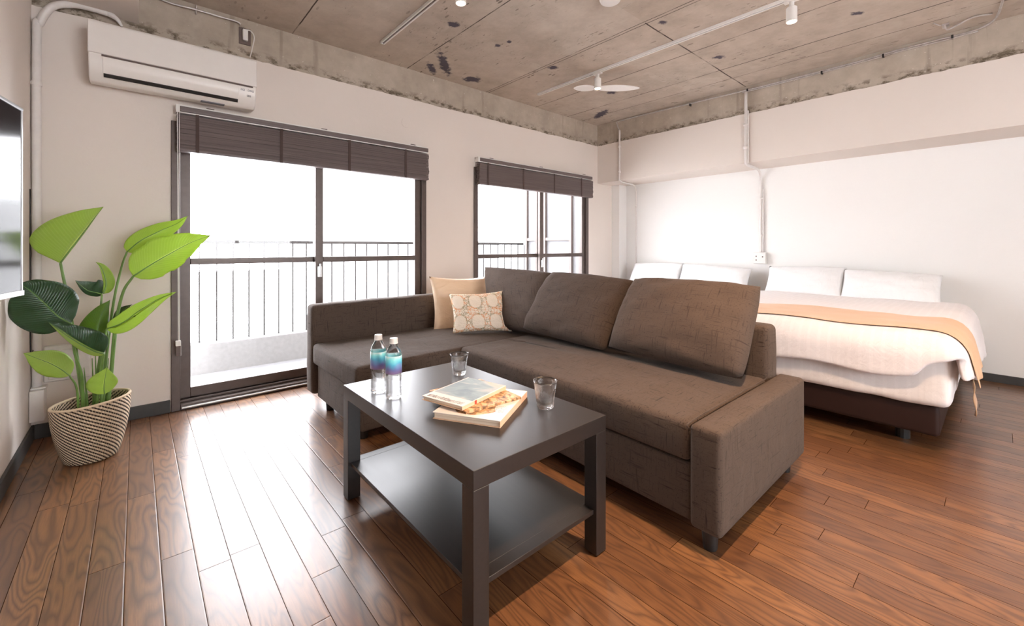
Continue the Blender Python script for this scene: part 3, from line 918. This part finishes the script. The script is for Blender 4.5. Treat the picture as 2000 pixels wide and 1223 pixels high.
# ================================================================== SOFA
sofa = thing('corner_sofa', 'brown linen corner sofa with chaise and storage base in the middle of the room', 'sofa', (-2.8, -1.6, 0))
so = sofa.location
def sp(name, bm, mat=None, **k):
    bmesh.ops.translate(bm, verts=bm.verts, vec=-so)
    return obj(name, bm, mat or M['sofa'], sofa, smooth=True, **k)
ZS = .415
sp('armrest', softbox(-2.972, -2.085, -2.757, -2.652, .070, ZS, .018, puff=.004, seed=1, wr=.002))
sp('backrest', softbox(-2.215, -2.095, -2.648, -.37, .075, .646, .026, puff=.006, seed=2, wr=.003))
sp('side_backrest', softbox(-3.535, -2.216, -.492, -.372, .075, .640, .026, puff=.005, seed=3, wr=.003))
def skew(bm, f):
    for v in bm.verts: f(v)
    return bm
def seatskew(v):
    # the seat front edge runs slightly out of square in the photo
    t = (-1.24 - v.co.y) / 1.41
    if v.co.x < -2.6: v.co.x += .045 * (1 - t)
sp('seat_cushion', skew(softbox(-2.965, -2.218, -2.648, -1.222, .275, ZS, .026, crown=.012, puff=.005, seed=4, wr=.006), seatskew))
sp('base', skew(softbox(-2.945, -2.218, -2.648, -1.26, .070, .268, .014, seed=5, wr=.002), seatskew))
sp('chaise_cushion', softbox(-3.535, -2.218, -1.216, -.495, .272, ZS - .012, .026, crown=.010, puff=.005, seed=6, wr=.006))
sp('chaise_base', softbox(-3.505, -2.218, -1.20, -.495, .060, .267, .014, seed=7, wr=.002))
bm = bmesh.new()
tube(bm, [(-2.966, -2.652 + .0, ZS - .02), (-2.955, -2.651, ZS + .002), (-2.6, -2.651, ZS + .006), (-2.25, -2.651, ZS + .004)], .002, 6)
sp('piping', bm)
for (x, y) in ((-2.92, -2.70), (-2.17, -2.70), (-3.46, -.60), (-3.46, -1.12), (-2.2, -.45), (-2.90, -1.32)):
    bm = bmesh.new()
    lathe(bm, [(0, 0), (.022, 0), (.028, .075), (0, .075)], 16)
    o = obj('leg', bm, M['blackish'], sofa, smooth=False, bevel=.002, loc=Vector((x, y, 0)) - so)

GB = 'brown back cushions on the sofa'
def cushion(name, cs, th, mat, lab, cat='cushion', group=None, **k):
    cs = [Vector(c) for c in cs]
    base = sum(cs, Vector()) / 4; base.z = min(c.z for c in cs)
    bm = pillow_bm(*[c - base for c in cs], th, **k)
    o = obj(name, bm, mat, smooth=True, loc=base)
    return tag(o, lab, cat, group)
def X(u, v, x): return at(u, v, 0, x)
def Y(u, v, y): return at(u, v, 1, y)
cushion('back_cushion', [X(962, 640, -2.42), X(1098, 664, -2.42), X(1084, 531, -2.22), X(944, 519, -2.22)], .19, M['cushion'], 'brown back cushion in the sofa corner, farthest of the three from the bed end armrest', group=GB, seed=1, pinch=.02, wr=.011, rnd=.05)
cushion('back_cushion', [X(1016, 643, -2.46), X(1186, 690, -2.46), X(1243, 545, -2.23), X(1076, 529, -2.23)], .20, M['cushion'], 'brown back cushion in the middle of the sofa back, between its two neighbours', group=GB, seed=2, pinch=.02, wr=.012, rnd=.05)
cushion('back_cushion', [X(1182, 679, -2.47), X(1456, 748, -2.47), X(1494, 556, -2.24), X(1236, 541, -2.24)], .22, M['cushion'], 'large brown back cushion nearest the armrest, in front of the bed', group=GB, seed=5, pinch=.02, wr=.012, rnd=.05)
cushion('satin_cushion', [Y(846, 650, -.64), Y(985, 652, -.72), Y(950, 540, -.56), Y(838, 540, -.56)], .12, M['satin'], 'plain peach satin cushion leaning behind the patterned cushion on the chaise', seed=3, pinch=.09, wr=.008)
cushion('patterned_cushion', [Y(884, 652, -.90), Y(1001, 648, -1.10), Y(982, 568, -1.0), Y(876, 574, -.80)], .10, M['ogee'], 'small cream cushion with an orange and brown lace pattern on the chaise', seed=4, pinch=.10, wr=.006)

# ================================================================== BED
bed = thing('double_bed', 'wide low bed with dark brown base and white bedding against the right wall', 'bed', (-.5, -1.75, 0))
bo = bed.location
BL, BR_ = -.33, -3.17
def bp_(name, bm, mat, **k):
    bmesh.ops.translate(bm, verts=bm.verts, vec=-bo)
    return obj(name, bm, mat, bed, smooth=True, **k)
bp_('bed_base', softbox(-1.46, .44, BR_ + .02, BL, .085, .238, .02), M['bedbase'])
def hem(v):
    if v.co.z < .30:
        v.co.z += .012 * noise.noise(Vector((v.co.x * 7, v.co.y * 5, 3)))
        v.co.x -= .008 * noise.noise(Vector((v.co.y * 9, 0, 5)))
bp_('mattress', skew(softbox(-1.50, .445, BR_ - .02, BL, .235, .52, .035, puff=.006, wr=.004, seed=9), hem), M['sheet'])
for (x, y) in ((-1.3, -3.0), (-1.3, -1.75), (-1.3, -.5), (.2, -3.0), (.2, -.5)):
    bm = bmesh.new(); cyl(bm, (x, y, 0), (x, y, .09), .03, 14); bmesh.ops.translate(bm, verts=bm.verts, vec=-bo)
    obj('leg', bm, M['blackish'], bed)
# duvet: draped sheet with thickness
def drape(sx, sy, off=0.0):
    """sx: distance toward the foot from the head edge, sy: across (0 = middle). returns a point on the draped surface"""
    pass
XF, YE, ZT_ = -1.515, BR_ - .03, .535
def over(d, r, drop, flare):
    """profile past the edge: returns (outward, down) for arc length d past the edge start"""
    a = min(d / r, PI / 2)
    o_, z_ = r * math.sin(a), r * (1 - math.cos(a))
    rest = max(0, d - r * PI / 2)
    return o_ + rest * flare, z_ + rest * math.sqrt(1 - flare * flare)
def drape_pt(x, y, lift=0, wr=1.0, flare_s=.20):
    # x: unrolled coordinate along bed (smaller than XF+r wraps down the foot), y likewise over the right side
    r = .06
    ex = XF + r; ey = YE + r
    ax = min(max(0, ex - x) / r, PI / 2); ay = min(max(0, ey - y) / r, PI / 2)
    lv = Vector((-math.sin(ax), -math.sin(ay), math.cos(max(ax, ay)))).normalized() * lift
    px, py, pz = x, y, ZT_
    dz = 0
    if x < ex:
        o1, z1 = over(ex - x, r, 0, .04); px = ex - o1; dz = max(dz, z1)
    if y < ey:
        fl = flare_s
        o2, z2 = over(ey - y, r, 0, fl); py = ey - o2; dz = max(dz, z2) if x >= ex else max(dz, z2)
    n1 = noise.noise(Vector((x * 3.1, y * 3.1, 1))) * .012 + noise.noise(Vector((x * 9, y * 7, 4))) * .005
    pz -= dz
    if dz < .02: pz += n1 * wr + .012
    else:
        py += noise.noise(Vector((x * 11, y * 2, 2))) * .022 * wr * (1 if y < ey else .2)
        px += noise.noise(Vector((y * 6, x * 2, 7))) * .010 * wr * (1 if x < ex else .2)
    # the duvet plumps up in the middle of each side
    v = Vector((px, py, pz)) + lv
    return v
def cloth(name, x0, x1, y0, y1, nx, ny, th, mat, lift=0, shape=None, parentit=True, wr=1.0, lab=None, flare=.20):
    bm = bmesh.new()
    g_ = []
    for i in range(nx + 1):
        row = []
        for j in range(ny + 1):
            x = x0 + (x1 - x0) * i / nx; y = y0 + (y1 - y0) * j / ny
            if shape: x, y = shape(x, y)
            row.append(bm.verts.new(drape_pt(x, y, lift, wr, flare)))
        g_.append(row)
    for i in range(nx):
        for j in range(ny): bm.faces.new((g_[i][j], g_[i + 1][j], g_[i + 1][j + 1], g_[i][j + 1]))
    bmesh.ops.translate(bm, verts=bm.verts, vec=-bo)
    o = obj(name, bm, mat, None, smooth=True)
    s = o.modifiers.new('solid', 'SOLIDIFY'); s.thickness = th; s.offset = 1
    b = o.modifiers.new('sub', 'SUBSURF'); b.levels = 1; b.render_levels = 1
    o.location = bo
    return o
def duvet_shape(x, y):
    # hem at the foot wavers; corner is gathered up
    if x < XF + .05:
        k = (XF + .05 - x)
        x += k * (.25 + .18 * math.sin(y * 3.1) + .10 * math.sin(y * 9))
        if y < YE + .1: x += k * .25
    if y < YE + .05:
        k = (YE + .05 - y)
        y += k * (.10 * math.sin(x * 6) + (.35 if x < -1.1 else 0))
    return x, y
dv = cloth('duvet', XF - .17, .24, YE - .20, -.30, 62, 96, .03, M['duvet'], .012, duvet_shape)
tag(dv, 'white striped duvet spread over the wide bed', 'duvet')
rn = cloth('bed_runner', -1.40, -.84, YE - .17, -.30, 20, 96, .004, M['runner'], .047, lambda x, y: (x - .10 * max(0, min(1, (y + 2.9) / 1.2)) + .015 * math.sin(y * 2), y), wr=1.)
tag(rn, 'tan bed runner laid across the white duvet', 'bed runner')
# trailing end of the runner at the right side
bm = bmesh.new()
pr = None
for i in range(13):
    t_ = i / 12
    c = at(1903 + 4 * t_, 740 + 73 * t_, 0, -1.17)
    wd = .050 * (1 - t_ * .85)
    a_ = bm.verts.new(c + Vector((-wd, -.004 * math.sin(t_ * 9), 0))); b_ = bm.verts.new(c + Vector((wd, .006 * math.sin(t_ * 7), 0)))
    if pr: bm.faces.new((pr[0], pr[1], b_, a_))
    pr = (a_, b_)
bmesh.ops.translate(bm, verts=bm.verts, vec=-bo)
o = obj('runner_tail', bm, M['runner'], rn, smooth=True)
s = o.modifiers.new('solid', 'SOLIDIFY'); s.thickness = .004
GP = 'white pillows along the head of the bed'
def bedpillow(u0, u1, vt0, vt1, vb, x0, lab, seed):
    b0 = X(u0, vb, x0 - .16); b1 = X(u1, vb, x0 - .16)
    b0.z = b1.z = .555
    t0 = X(u0, vt0, x0); t1 = X(u1, vt1, x0)
    b0.y = t0.y; b1.y = t1.y
    cushion('pillow', [b0, b1, t1, t0], .17, M['pillow'], lab, 'pillow', GP, seed=seed, pinch=.035, wr=.008)
bedpillow(1240, 1338, 514, 515, 560, .37, 'white pillow at the far left of the bed head, beside the corner conduit', 11)
bedpillow(1334, 1470, 515, 525, 560, .34, 'white pillow second from the room corner, left of the power socket', 12)
bedpillow(1503, 1654, 520, 523, 570, .36, 'white pillow just right of the power socket', 13)
bedpillow(1648, 1842, 526, 538, 590, .34, 'white pillow nearest the right edge of the bed, with seams in its case', 14)

# ================================================================== COFFEE TABLE
TX0, TX1, TY0, TY1 = -3.735, -3.193, -2.478, -1.590   # from the fit, parallel to the room
ct = thing('coffee_table', 'black-brown rectangular coffee table with a lower shelf in front of the sofa', 'table', ((TX0 + TX1) / 2, (TY0 + TY1) / 2, 0))
hx, hy = (TX1 - TX0) / 2, (TY1 - TY0) / 2
obj('tabletop', BX((-hx, hx, -hy, hy, .40, .45)), M['table'], ct, bevel=.0015)
for sx in (-1, 1):
    for sy in (-1, 1):
        x0, x1 = sorted((sx * hx, sx * (hx - .05))); y0, y1 = sorted((sy * hy, sy * (hy - .05)))
        obj('leg', BX((x0, x1, y0, y1, .004, .3995)), M['table'], ct, bevel=.0015)
        obj('foot_pad', BX((x0 + .012, x1 - .012, y0 + .012, y1 - .012, 0, .004)), M['blackish'], ct)
obj('shelf', BX((-hx + .012, hx - .012, -hy + .0505, hy - .0505, .135, .150), (-hx + .0505, hx - .0505, -hy + .012, -hy + .0505, .135, .15), (-hx + .0505, hx - .0505, hy - .0505, hy - .012, .135, .15)), M['table'], ct, bevel=.001)

# ---- books
ZT = .45
def booktop(name, c_left, c_near, c_right, z0, th, lab, cover, spine, round_pages=False):
    """c_* are table-plane corners; builds a closed book of page block, two covers and a spine"""
    a = Vector((c_left.x, c_left.y)); b = Vector((c_near.x, c_near.y)); c = Vector((c_right.x, c_right.y))
    ux = (b - a); uy = (c - b)
    w_, h_ = ux.length, uy.length
    rz = math.atan2(ux.y, ux.x)
    t = thing(name, lab, 'book', (a.x, a.y, z0), rz)
    # local x from the left corner to the near corner, local y toward the far side
    sgn = 1 if ux.x * uy.y - ux.y * uy.x > 0 else -1
    Y0, Y1 = (0, h_) if sgn > 0 else (-h_, 0)
    obj('page_block', BX((.004, w_ - .003, Y0 + .004, Y1 - .004, .0025, th - .0025)), M['pages'], t, bevel=.001)
    obj('front_cover', BX((0, w_, Y0, Y1, th - .0025, th)), cover, t, bevel=.0007)
    obj('back_cover', BX((0, w_, Y0, Y1, 0, .0025)), spine, t, bevel=.0007)
    obj('spine', BX((w_ - .0025, w_, Y0, Y1, .0025, th - .0025)), spine, t, bevel=.0005)
    return t, w_, Y0, Y1, th
zt1 = ZT + .0225
b1, w1, y0, y1, th = booktop('hardcover_book', at(845, 804.5, 2, zt1), at(977, 822.7, 2, zt1), at(1036, 764.7, 2, zt1), ZT, .0225,
    'cream hardcover book at the bottom of the stack on the coffee table', M['cover_white'], M['cover_spine'])
# illustration and print on its cover
def blob(cx, cy, rx, ry, n, z, seed, th=.0003):
    bm = bmesh.new()
    vs = []
    for k in range(n):
        a = 2 * PI * k / n
        rr = 1 + .25 * noise.noise(Vector((math.cos(a) * 2 + seed, math.sin(a) * 2, 0)))
        vs.append((cx + rx * rr * math.cos(a), cy + ry * rr * math.sin(a)))
    A = [bm.verts.new((p[0], p[1], z)) for p in vs]; B = [bm.verts.new((p[0], p[1], z + th)) for p in vs]
    for i in range(n): bm.faces.new((A[i], A[(i + 1) % n], B[(i + 1) % n], B[i]))
    bm.faces.new(B); bm.faces.new(A[::-1])
    return bm
obj('cover_picture', blob(w1 * .50, y0 + (y1 - y0) * .28, w1 * .30, (y1 - y0) * .22, 40, th, 2), M['cover_brown'], b1)
bm = bmesh.new()
random.seed(5)
for ln in range(7):
    y_ = y0 + (y1 - y0) * (.40 - ln * .03)
    x_ = w1 * (.72 + .01 * ln)
    while x_ < w1 * .93:
        l_ = random.uniform(.0015, .004)
        box(bm, x_, x_ + l_, y_ - .0004, y_ + random.uniform(.0004, .0022), th, th + .0003); x_ += l_ + .0015
obj('cover_print', bm, M['ink_grey'], b1)
zt2 = ZT + .0225 + .009
b2, w2, y0b, y1b, th2 = booktop('paperback_book', at(838, 762, 2, zt2), at(910, 804, 2, zt2), at(1006, 770, 2, zt2), ZT + .0227, .008,
    'thin paperback with a brown town photo between the other two books', M['cover_brown'], M['cover_brown'])
zt3 = zt2 + .0145
b3, w3, y0, y1, th = booktop('photo_book', at(824, 772.6, 2, zt3), at(902.6, 793.7, 2, zt3), at(1005.6, 757.4, 2, zt3), ZT + .0311, .0145,
    'white and blue-grey photo book on top of the stack', M['cover_white'], M['cover_spine'])
bm = BX((w3 * .02, w3 * .98, y0 + (y1 - y0) * .0, y0 + (y1 - y0) * 1.0, th, th + .0004))
bm.free()
L_ = y1 - y0
near_is_y0 = True
bm = BX((.006, w3 - .003, y0 + L_ * .22, y1 - .002, th, th + .0004)); obj('cover_photo', bm, M['cover_blue'], b3)
bm = bmesh.new(); x_ = w3 * .08
random.seed(11)
while x_ < w3 * .92:
    hh = random.uniform(.015, .021)
    yb_ = y0 + .008 + random.uniform(0, .003)
    box(bm, x_, x_ + .0013, yb_, yb_ + hh, th, th + .0004)
    k = random.random()
    if k < .45: box(bm, x_, x_ + .004, yb_ + hh - .0012, yb_ + hh, th, th + .0004)
    if k > .3: box(bm, x_, x_ + .0035, yb_ + hh * .5, yb_ + hh * .5 + .0008, th, th + .0004)
    if k > .6: box(bm, x_ + .0035, x_ + .0043, yb_, yb_ + hh, th, th + .0004)
    if k < .2 or k > .85: box(bm, x_, x_ + .004, yb_, yb_ + .0008, th, th + .0004)
    x_ += random.uniform(.0058, .0075)
obj('cover_lettering', bm, M['ink'], b3)
obj('spine_tab', BX((w3, w3 + .0006, y0 + L_ * .26, y0 + L_ * .30, .001, th - .001)), M['red'], b3)

# ---- tumblers
def tumbler(pos, rt, h, lab):
    t = thing('glass_tumbler', lab, 'glass', pos, group='glass tumblers on the coffee table')
    rb = rt * .70
    def facet(a, z):
        # ten flutes cut into the lower three quarters
        k = max(0, min(1, (h * .80 - z) / (h * .12)))
        return 1 - .045 * k * (abs(math.sin(a * 5)) ** 1.2)
    bm = bmesh.new()
    prof_o = [(0, .0), (rb * .86, .0), (rb * .97, .003)] + [(rb + (rt - rb) * (z / h) ** 1.3, z) for z in [h * k / 10 for k in range(1, 11)]]
    th_ = .0022
    prof_i = [(rb + (rt - rb) * (z / h) ** 1.3 - th_ - (.002 if z < h * .6 else 0), z) for z in [h * k / 10 for k in (9.9, 9, 8, 7, 6, 5, 4, 3)]] + [(rb * .75, h * .17), (rb * .5, h * .145), (0, h * .14)]
    lathe(bm, prof_o, 60, fn=facet)
    bm2 = bmesh.new(); bm.free()
    # outer with facets, inner smooth, one closed wall
    uv = None
    n = 60
    rings = []
    for (r, z) in prof_o: rings.append([bm2.verts.new((r * facet(2 * PI * k / n, z) * math.cos(2 * PI * k / n), r * facet(2 * PI * k / n, z) * math.sin(2 * PI * k / n), z)) for k in range(n)])
    for (r, z) in prof_i: rings.append([bm2.verts.new((r * math.cos(2 * PI * k / n), r * math.sin(2 * PI * k / n), z)) for k in range(n)])
    for A, B in zip(rings, rings[1:]):
        for k in range(n): bm2.faces.new((A[k], A[(k + 1) % n], B[(k + 1) % n], B[k]))
    bmesh.ops.remove_doubles(bm2, verts=bm2.verts, dist=1e-5)
    obj('glass_body', bm2, M['glass'], t, smooth=True)
    return t
tumbler(tuple(at(897, 731, 2, .4505)), .041, .092, 'faceted glass tumbler behind the books, near the far end of the coffee table')
tumbler(tuple(at(1065, 796, 2, .4505)), .042, .095, 'faceted glass tumbler at the right side of the coffee table, nearest the sofa seat')

# ---- bottles
def bottle(pos, lab, turn):
    t = thing('water_bottle', lab, 'bottle', pos, turn, group='water bottles on the coffee table')
    r = .0285
    prof = [(0, .004), (r * .55, .0), (r * .92, .002), (r, .010)]
    z = .016
    while z < .086:
        prof += [(r, z), (r * .955, z + .005)]; z += .0105
    prof += [(r, .092), (r, .160), (r * .97, .168), (r * .82, .180), (r * .58, .192), (.0125, .199), (.0125, .203)]
    bm = bmesh.new(); lathe(bm, prof, 36)
    obj('bottle_body', bm, M['bottle'], t, smooth=True)
    bm = bmesh.new()
    lathe(bm, [(r + .0006, .094), (r + .0006, .158)], 40)
    for f in [f for f in bm.faces if len(f.verts) > 4]: bm.faces.remove(f)
    for v in bm.verts: pass
    lb = obj('label_wrap', bm, M['label'], t, smooth=True)
    s = lb.modifiers.new('solid', 'SOLIDIFY'); s.thickness = .0004; s.offset = 1
    bm = bmesh.new()
    lathe(bm, [(0, .221), (.0135, .221), (.0145, .219), (.0148, .205), (.0155, .2045), (.0155, .201), (.0135, .201), (0, .201)], 30, fn=lambda a, z: 1 - .02 * (math.sin(a * 15) > 0))
    obj('cap', bm, M['white_plastic'], t, bevel=.0008)
    return t
bottle(tuple(at(739, 766, 2, .4505)), 'clear water bottle with a blue label, left one of the pair', .4)
bottle(tuple(at(769, 777, 2, .4505)), 'clear water bottle with a blue and violet label, right one of the pair', 2.2)

# ================================================================== PLANT
pc = Vector((-4.525, -.47, 0))
pot = thing('woven_basket', 'black and natural woven basket holding the tall plant in the left corner', 'basket', tuple(pc))
def rimfn(a, z): return 1.0
bm = bmesh.new()
hpot = .275
outer = [(.0, 0.), (.082, 0.), (.094, .006)] + [(.098 + .044 * math.sin((k / 14) * PI / 2) ** .9, .012 + (hpot - .012) * k / 14) for k in range(1, 15)]
inner = [(.136, hpot + .002), (.132, hpot - .01), (.128, hpot * .75), (.12, hpot * .6)]
lathe(bm, outer + inner, 72)
uvl = bm.loops.layers.uv.verify()
for f in bm.faces:
    for l in f.loops:
        l[uvl].uv.y = l.vert.co.z / hpot
# the rim sags toward the room corner side
for v in bm.verts:
    a = math.atan2(v.co.y, v.co.x)
    v.co.z += (v.co.z / hpot) ** 2 * (.012 * math.cos(a + .3))
bw_ = obj('basket_wall', bm, M['basket'], pot, smooth=True)
bm = bmesh.new(); 
rr = [Vector((.1375 * math.cos(a), .1375 * math.sin(a), hpot + .012 * math.cos(a + .3))) for a in [2 * PI * k / 40 for k in range(41)]]
tube(bm, rr, .006, 8, 0)
obj('rim', bm, M['basket'], pot, smooth=True)
bm = bmesh.new(); cyl(bm, (0, 0, hpot * .6), (0, 0, hpot * .66), .121, 32)
obj('soil', bm, M['soil'], pot)

pl = thing('bird_of_paradise_plant', 'tall leafy plant with broad paddle leaves growing from the woven basket', 'plant', (pc.x, pc.y, hpot * .66))
po = pl.location.copy()
def leaf(mid, wl, wr_, al, ar, mat, curl=0.0, prof=.62, seed=0, root=None, split=0, parentstem=True, stem_r=.006):
    """mid: midrib points (u, v, y) in the photo with their real depth y; wl/wr: half widths in metres; al/ar: tilt of each half away from the viewer"""
    P = catmull([at(u, v, 1, y) for (u, v, y) in mid], 7)
    n = len(P) - 1
    bm = bmesh.new(); uv = bm.loops.layers.uv.verify()
    m = 7
    rows = []
    for i, p in enumerate(P):
        t_ = i / n
        d = (P[min(i + 1, n)] - P[max(i - 1, 0)]).normalized()
        view = (p - Vector((CX, CY, CH))).normalized()
        perp = view.cross(d).normalized()
        nrm = perp.cross(d).normalized()
        if nrm.dot(view) < 0: nrm = -nrm
        q0 = min(1, t_) ** prof
        wshape = max(0.0, math.sin(PI * q0)) ** (.7 if q0 < .5 else 1.05)
        row = []
        for j in range(-m, m + 1):
            s = j / m
            wd = wl if s < 0 else wr_
            an = al if s < 0 else ar
            dirn = perp * math.copysign(1, s) * math.cos(an) + nrm * math.sin(an)
            q = abs(s)
            wave = .05 * math.sin(t_ * 23 + seed + s * 2) * q ** 2
            if split and (int((t_ * 11 + seed) * 1.0) % 3 == 0) and q > .8: wd *= .93
            off = dirn * wd * wshape * q + nrm * (curl * q * q * wshape * wd + wave * wd)
            row.append(bm.verts.new(p + off - po))
        rows.append(row)
    for i in range(n):
        for j in range(2 * m):
            f = bm.faces.new((rows[i][j], rows[i + 1][j], rows[i + 1][j + 1], rows[i][j + 1]))
            for l, (a, b) in zip(f.loops, ((i, j), (i + 1, j), (i + 1, j + 1), (i, j + 1))):
                l[uv].uv = (b / (2 * m), a / n)
    bmesh.ops.remove_doubles(bm, verts=bm.verts, dist=1e-5)
    lf = obj('leaf', bm, mat, pl, smooth=True)
    s = lf.modifiers.new('solid', 'SOLIDIFY'); s.thickness = .0012; s.offset = 0
    bm = bmesh.new(); tube(bm, [p - po for p in P], stem_r * .55, 6, 0, r2=.0008)
    obj('midrib', bm, M['stem'], lf, smooth=True)
    if root:
        pts = [Vector(root[0])] + [at(*q[:2], 1, q[2]) for q in root[1:]] + [P[0]]
        bm = bmesh.new(); tube(bm, [p - po for p in pts], stem_r * 1.25, 9, 7, r2=stem_r * .7)
        obj('stalk', bm, M['stem'], pl, smooth=True)
    return lf
zr = hpot * .66
def rt_(dx, dy): return (pc.x + dx, pc.y + dy, zr)
# 1 tall upper-left leaf, folded so that one half shows
leaf([(118, 514, -.42), (138, 487, -.42), (165, 452, -.42), (186, 424, -.42), (202, 404, -.42)], .145, .012, .15, 1.2, M['leaf'], .10, seed=1, root=[rt_(-.02, .03), (150, 700, -.43), (135, 600, -.43)], stem_r=.0075, prof=.55)
# 2 far upper-right leaf
leaf([(248, 492, -.30), (275, 470, -.29), (315, 450, -.28), (345, 437, -.27), (367, 422, -.26)], .055, .06, .5, .2, M['leaf'], .1, seed=2, root=[rt_(.03, .06), (205, 720, -.36), (222, 590, -.33), (238, 520, -.31)])
# 3 big right leaf
leaf([(260, 540, -.50), (295, 517, -.50), (335, 494, -.50), (375, 473, -.50), (412, 460, -.50)], .105, .085, .12, .25, M['leaf'], .12, seed=3, root=[rt_(.05, .0), (218, 720, -.44), (225, 640, -.46), (240, 572, -.49)], split=1, prof=.72, stem_r=.0075)
# 4 long drooping lower-right leaf
leaf([(208, 643, -.50), (240, 630, -.52), (275, 605, -.54), (312, 583, -.54), (345, 570, -.54)], .042, .05, .2, .1, M['leaf'], -.1, seed=4, root=[rt_(.04, -.02), (196, 720, -.48)])
# 5 large dark left leaf
leaf([(138, 632, -.55), (112, 617, -.56), (84, 590, -.58), (58, 567, -.60), (36, 553, -.62)], .115, .105, .1, .1, M['leaf_dark'], .15, seed=5, root=[rt_(-.03, -.01), (160, 740, -.50), (146, 690, -.53)], prof=.8)
# 6 dark folded centre leaf with a pale rim
leaf([(203, 690, -.60), (180, 682, -.62), (150, 665, -.64), (120, 645, -.65), (94, 629, -.65)], .012, .075, 1.3, -.2, M['leaf_dark'], .15, seed=6, root=[rt_(.01, -.04), (196, 740, -.54)])
leaf([(204, 692, -.602), (181, 685, -.622), (151, 669, -.642), (121, 649, -.652), (96, 631, -.652)], .020, .006, .2, .1, M['leaf'], .1, seed=7)
# 7 curled leaf at the back
leaf([(199, 575, -.34), (188, 572, -.34), (172, 568, -.34), (158, 558, -.34), (147, 548, -.34)], .02, .075, .2, .5, M['leaf_dark'], .1, seed=8, root=[rt_(.0, .07), (196, 700, -.36), (196, 620, -.35)])
leaf([(202, 574, -.335), (207, 555, -.33), (203, 535, -.33), (196, 520, -.33), (187, 512, -.33)], .010, .035, .3, .2, M['leaf'], .1, seed=9)
# 8 mid-green upright centre leaf
leaf([(197, 682, -.42), (190, 660, -.42), (192, 635, -.42), (202, 607, -.42), (215, 586, -.42)], .075, .05, .25, .5, M['leaf_mid'], .1, seed=10, root=[rt_(.0, .02), (192, 720, -.43)])
# 9 small rounded leaf, lower left
leaf([(136, 734, -.60), (120, 722, -.61), (98, 710, -.62), (72, 700, -.63), (46, 690, -.64)], .050, .058, .15, .2, M['leaf'], .15, seed=11, root=[rt_(-.04, -.03), (150, 760, -.56)], prof=.85, stem_r=.0045)
# 10 small rounded leaf over the basket rim
leaf([(204, 770, -.58), (203, 757, -.58), (204, 745, -.58), (206, 732, -.58), (209, 718, -.58)], .062, .048, .15, .2, M['leaf'], .1, seed=12, root=[rt_(.03, -.05)], prof=.8, stem_r=.0045)
# 11 dark sliver behind the stalks
leaf([(228, 640, -.30), (235, 615, -.30), (245, 603, -.30), (258, 595, -.30)], .03, .02, .6, .6, M['leaf_dark'], 0, seed=13, root=[rt_(.05, .06)])
# young shoots
for (u, v, y, dx, dy) in ((164, 718, -.46, -.01, .01), (186, 690, -.44, .02, .03), (180, 700, -.46, .01, .0), (222, 668, -.42, .055, .02), (212, 700, -.46, .04, .03)):
    bm = bmesh.new(); tube(bm, [Vector(rt_(dx, dy)) - po, (Vector(rt_(dx, dy)) + at(u, v, 1, y)) / 2 - po, at(u, v, 1, y) - po], .0065, 8, 5, r2=.0015)
    obj('shoot', bm, M['stem'], pl, smooth=True)
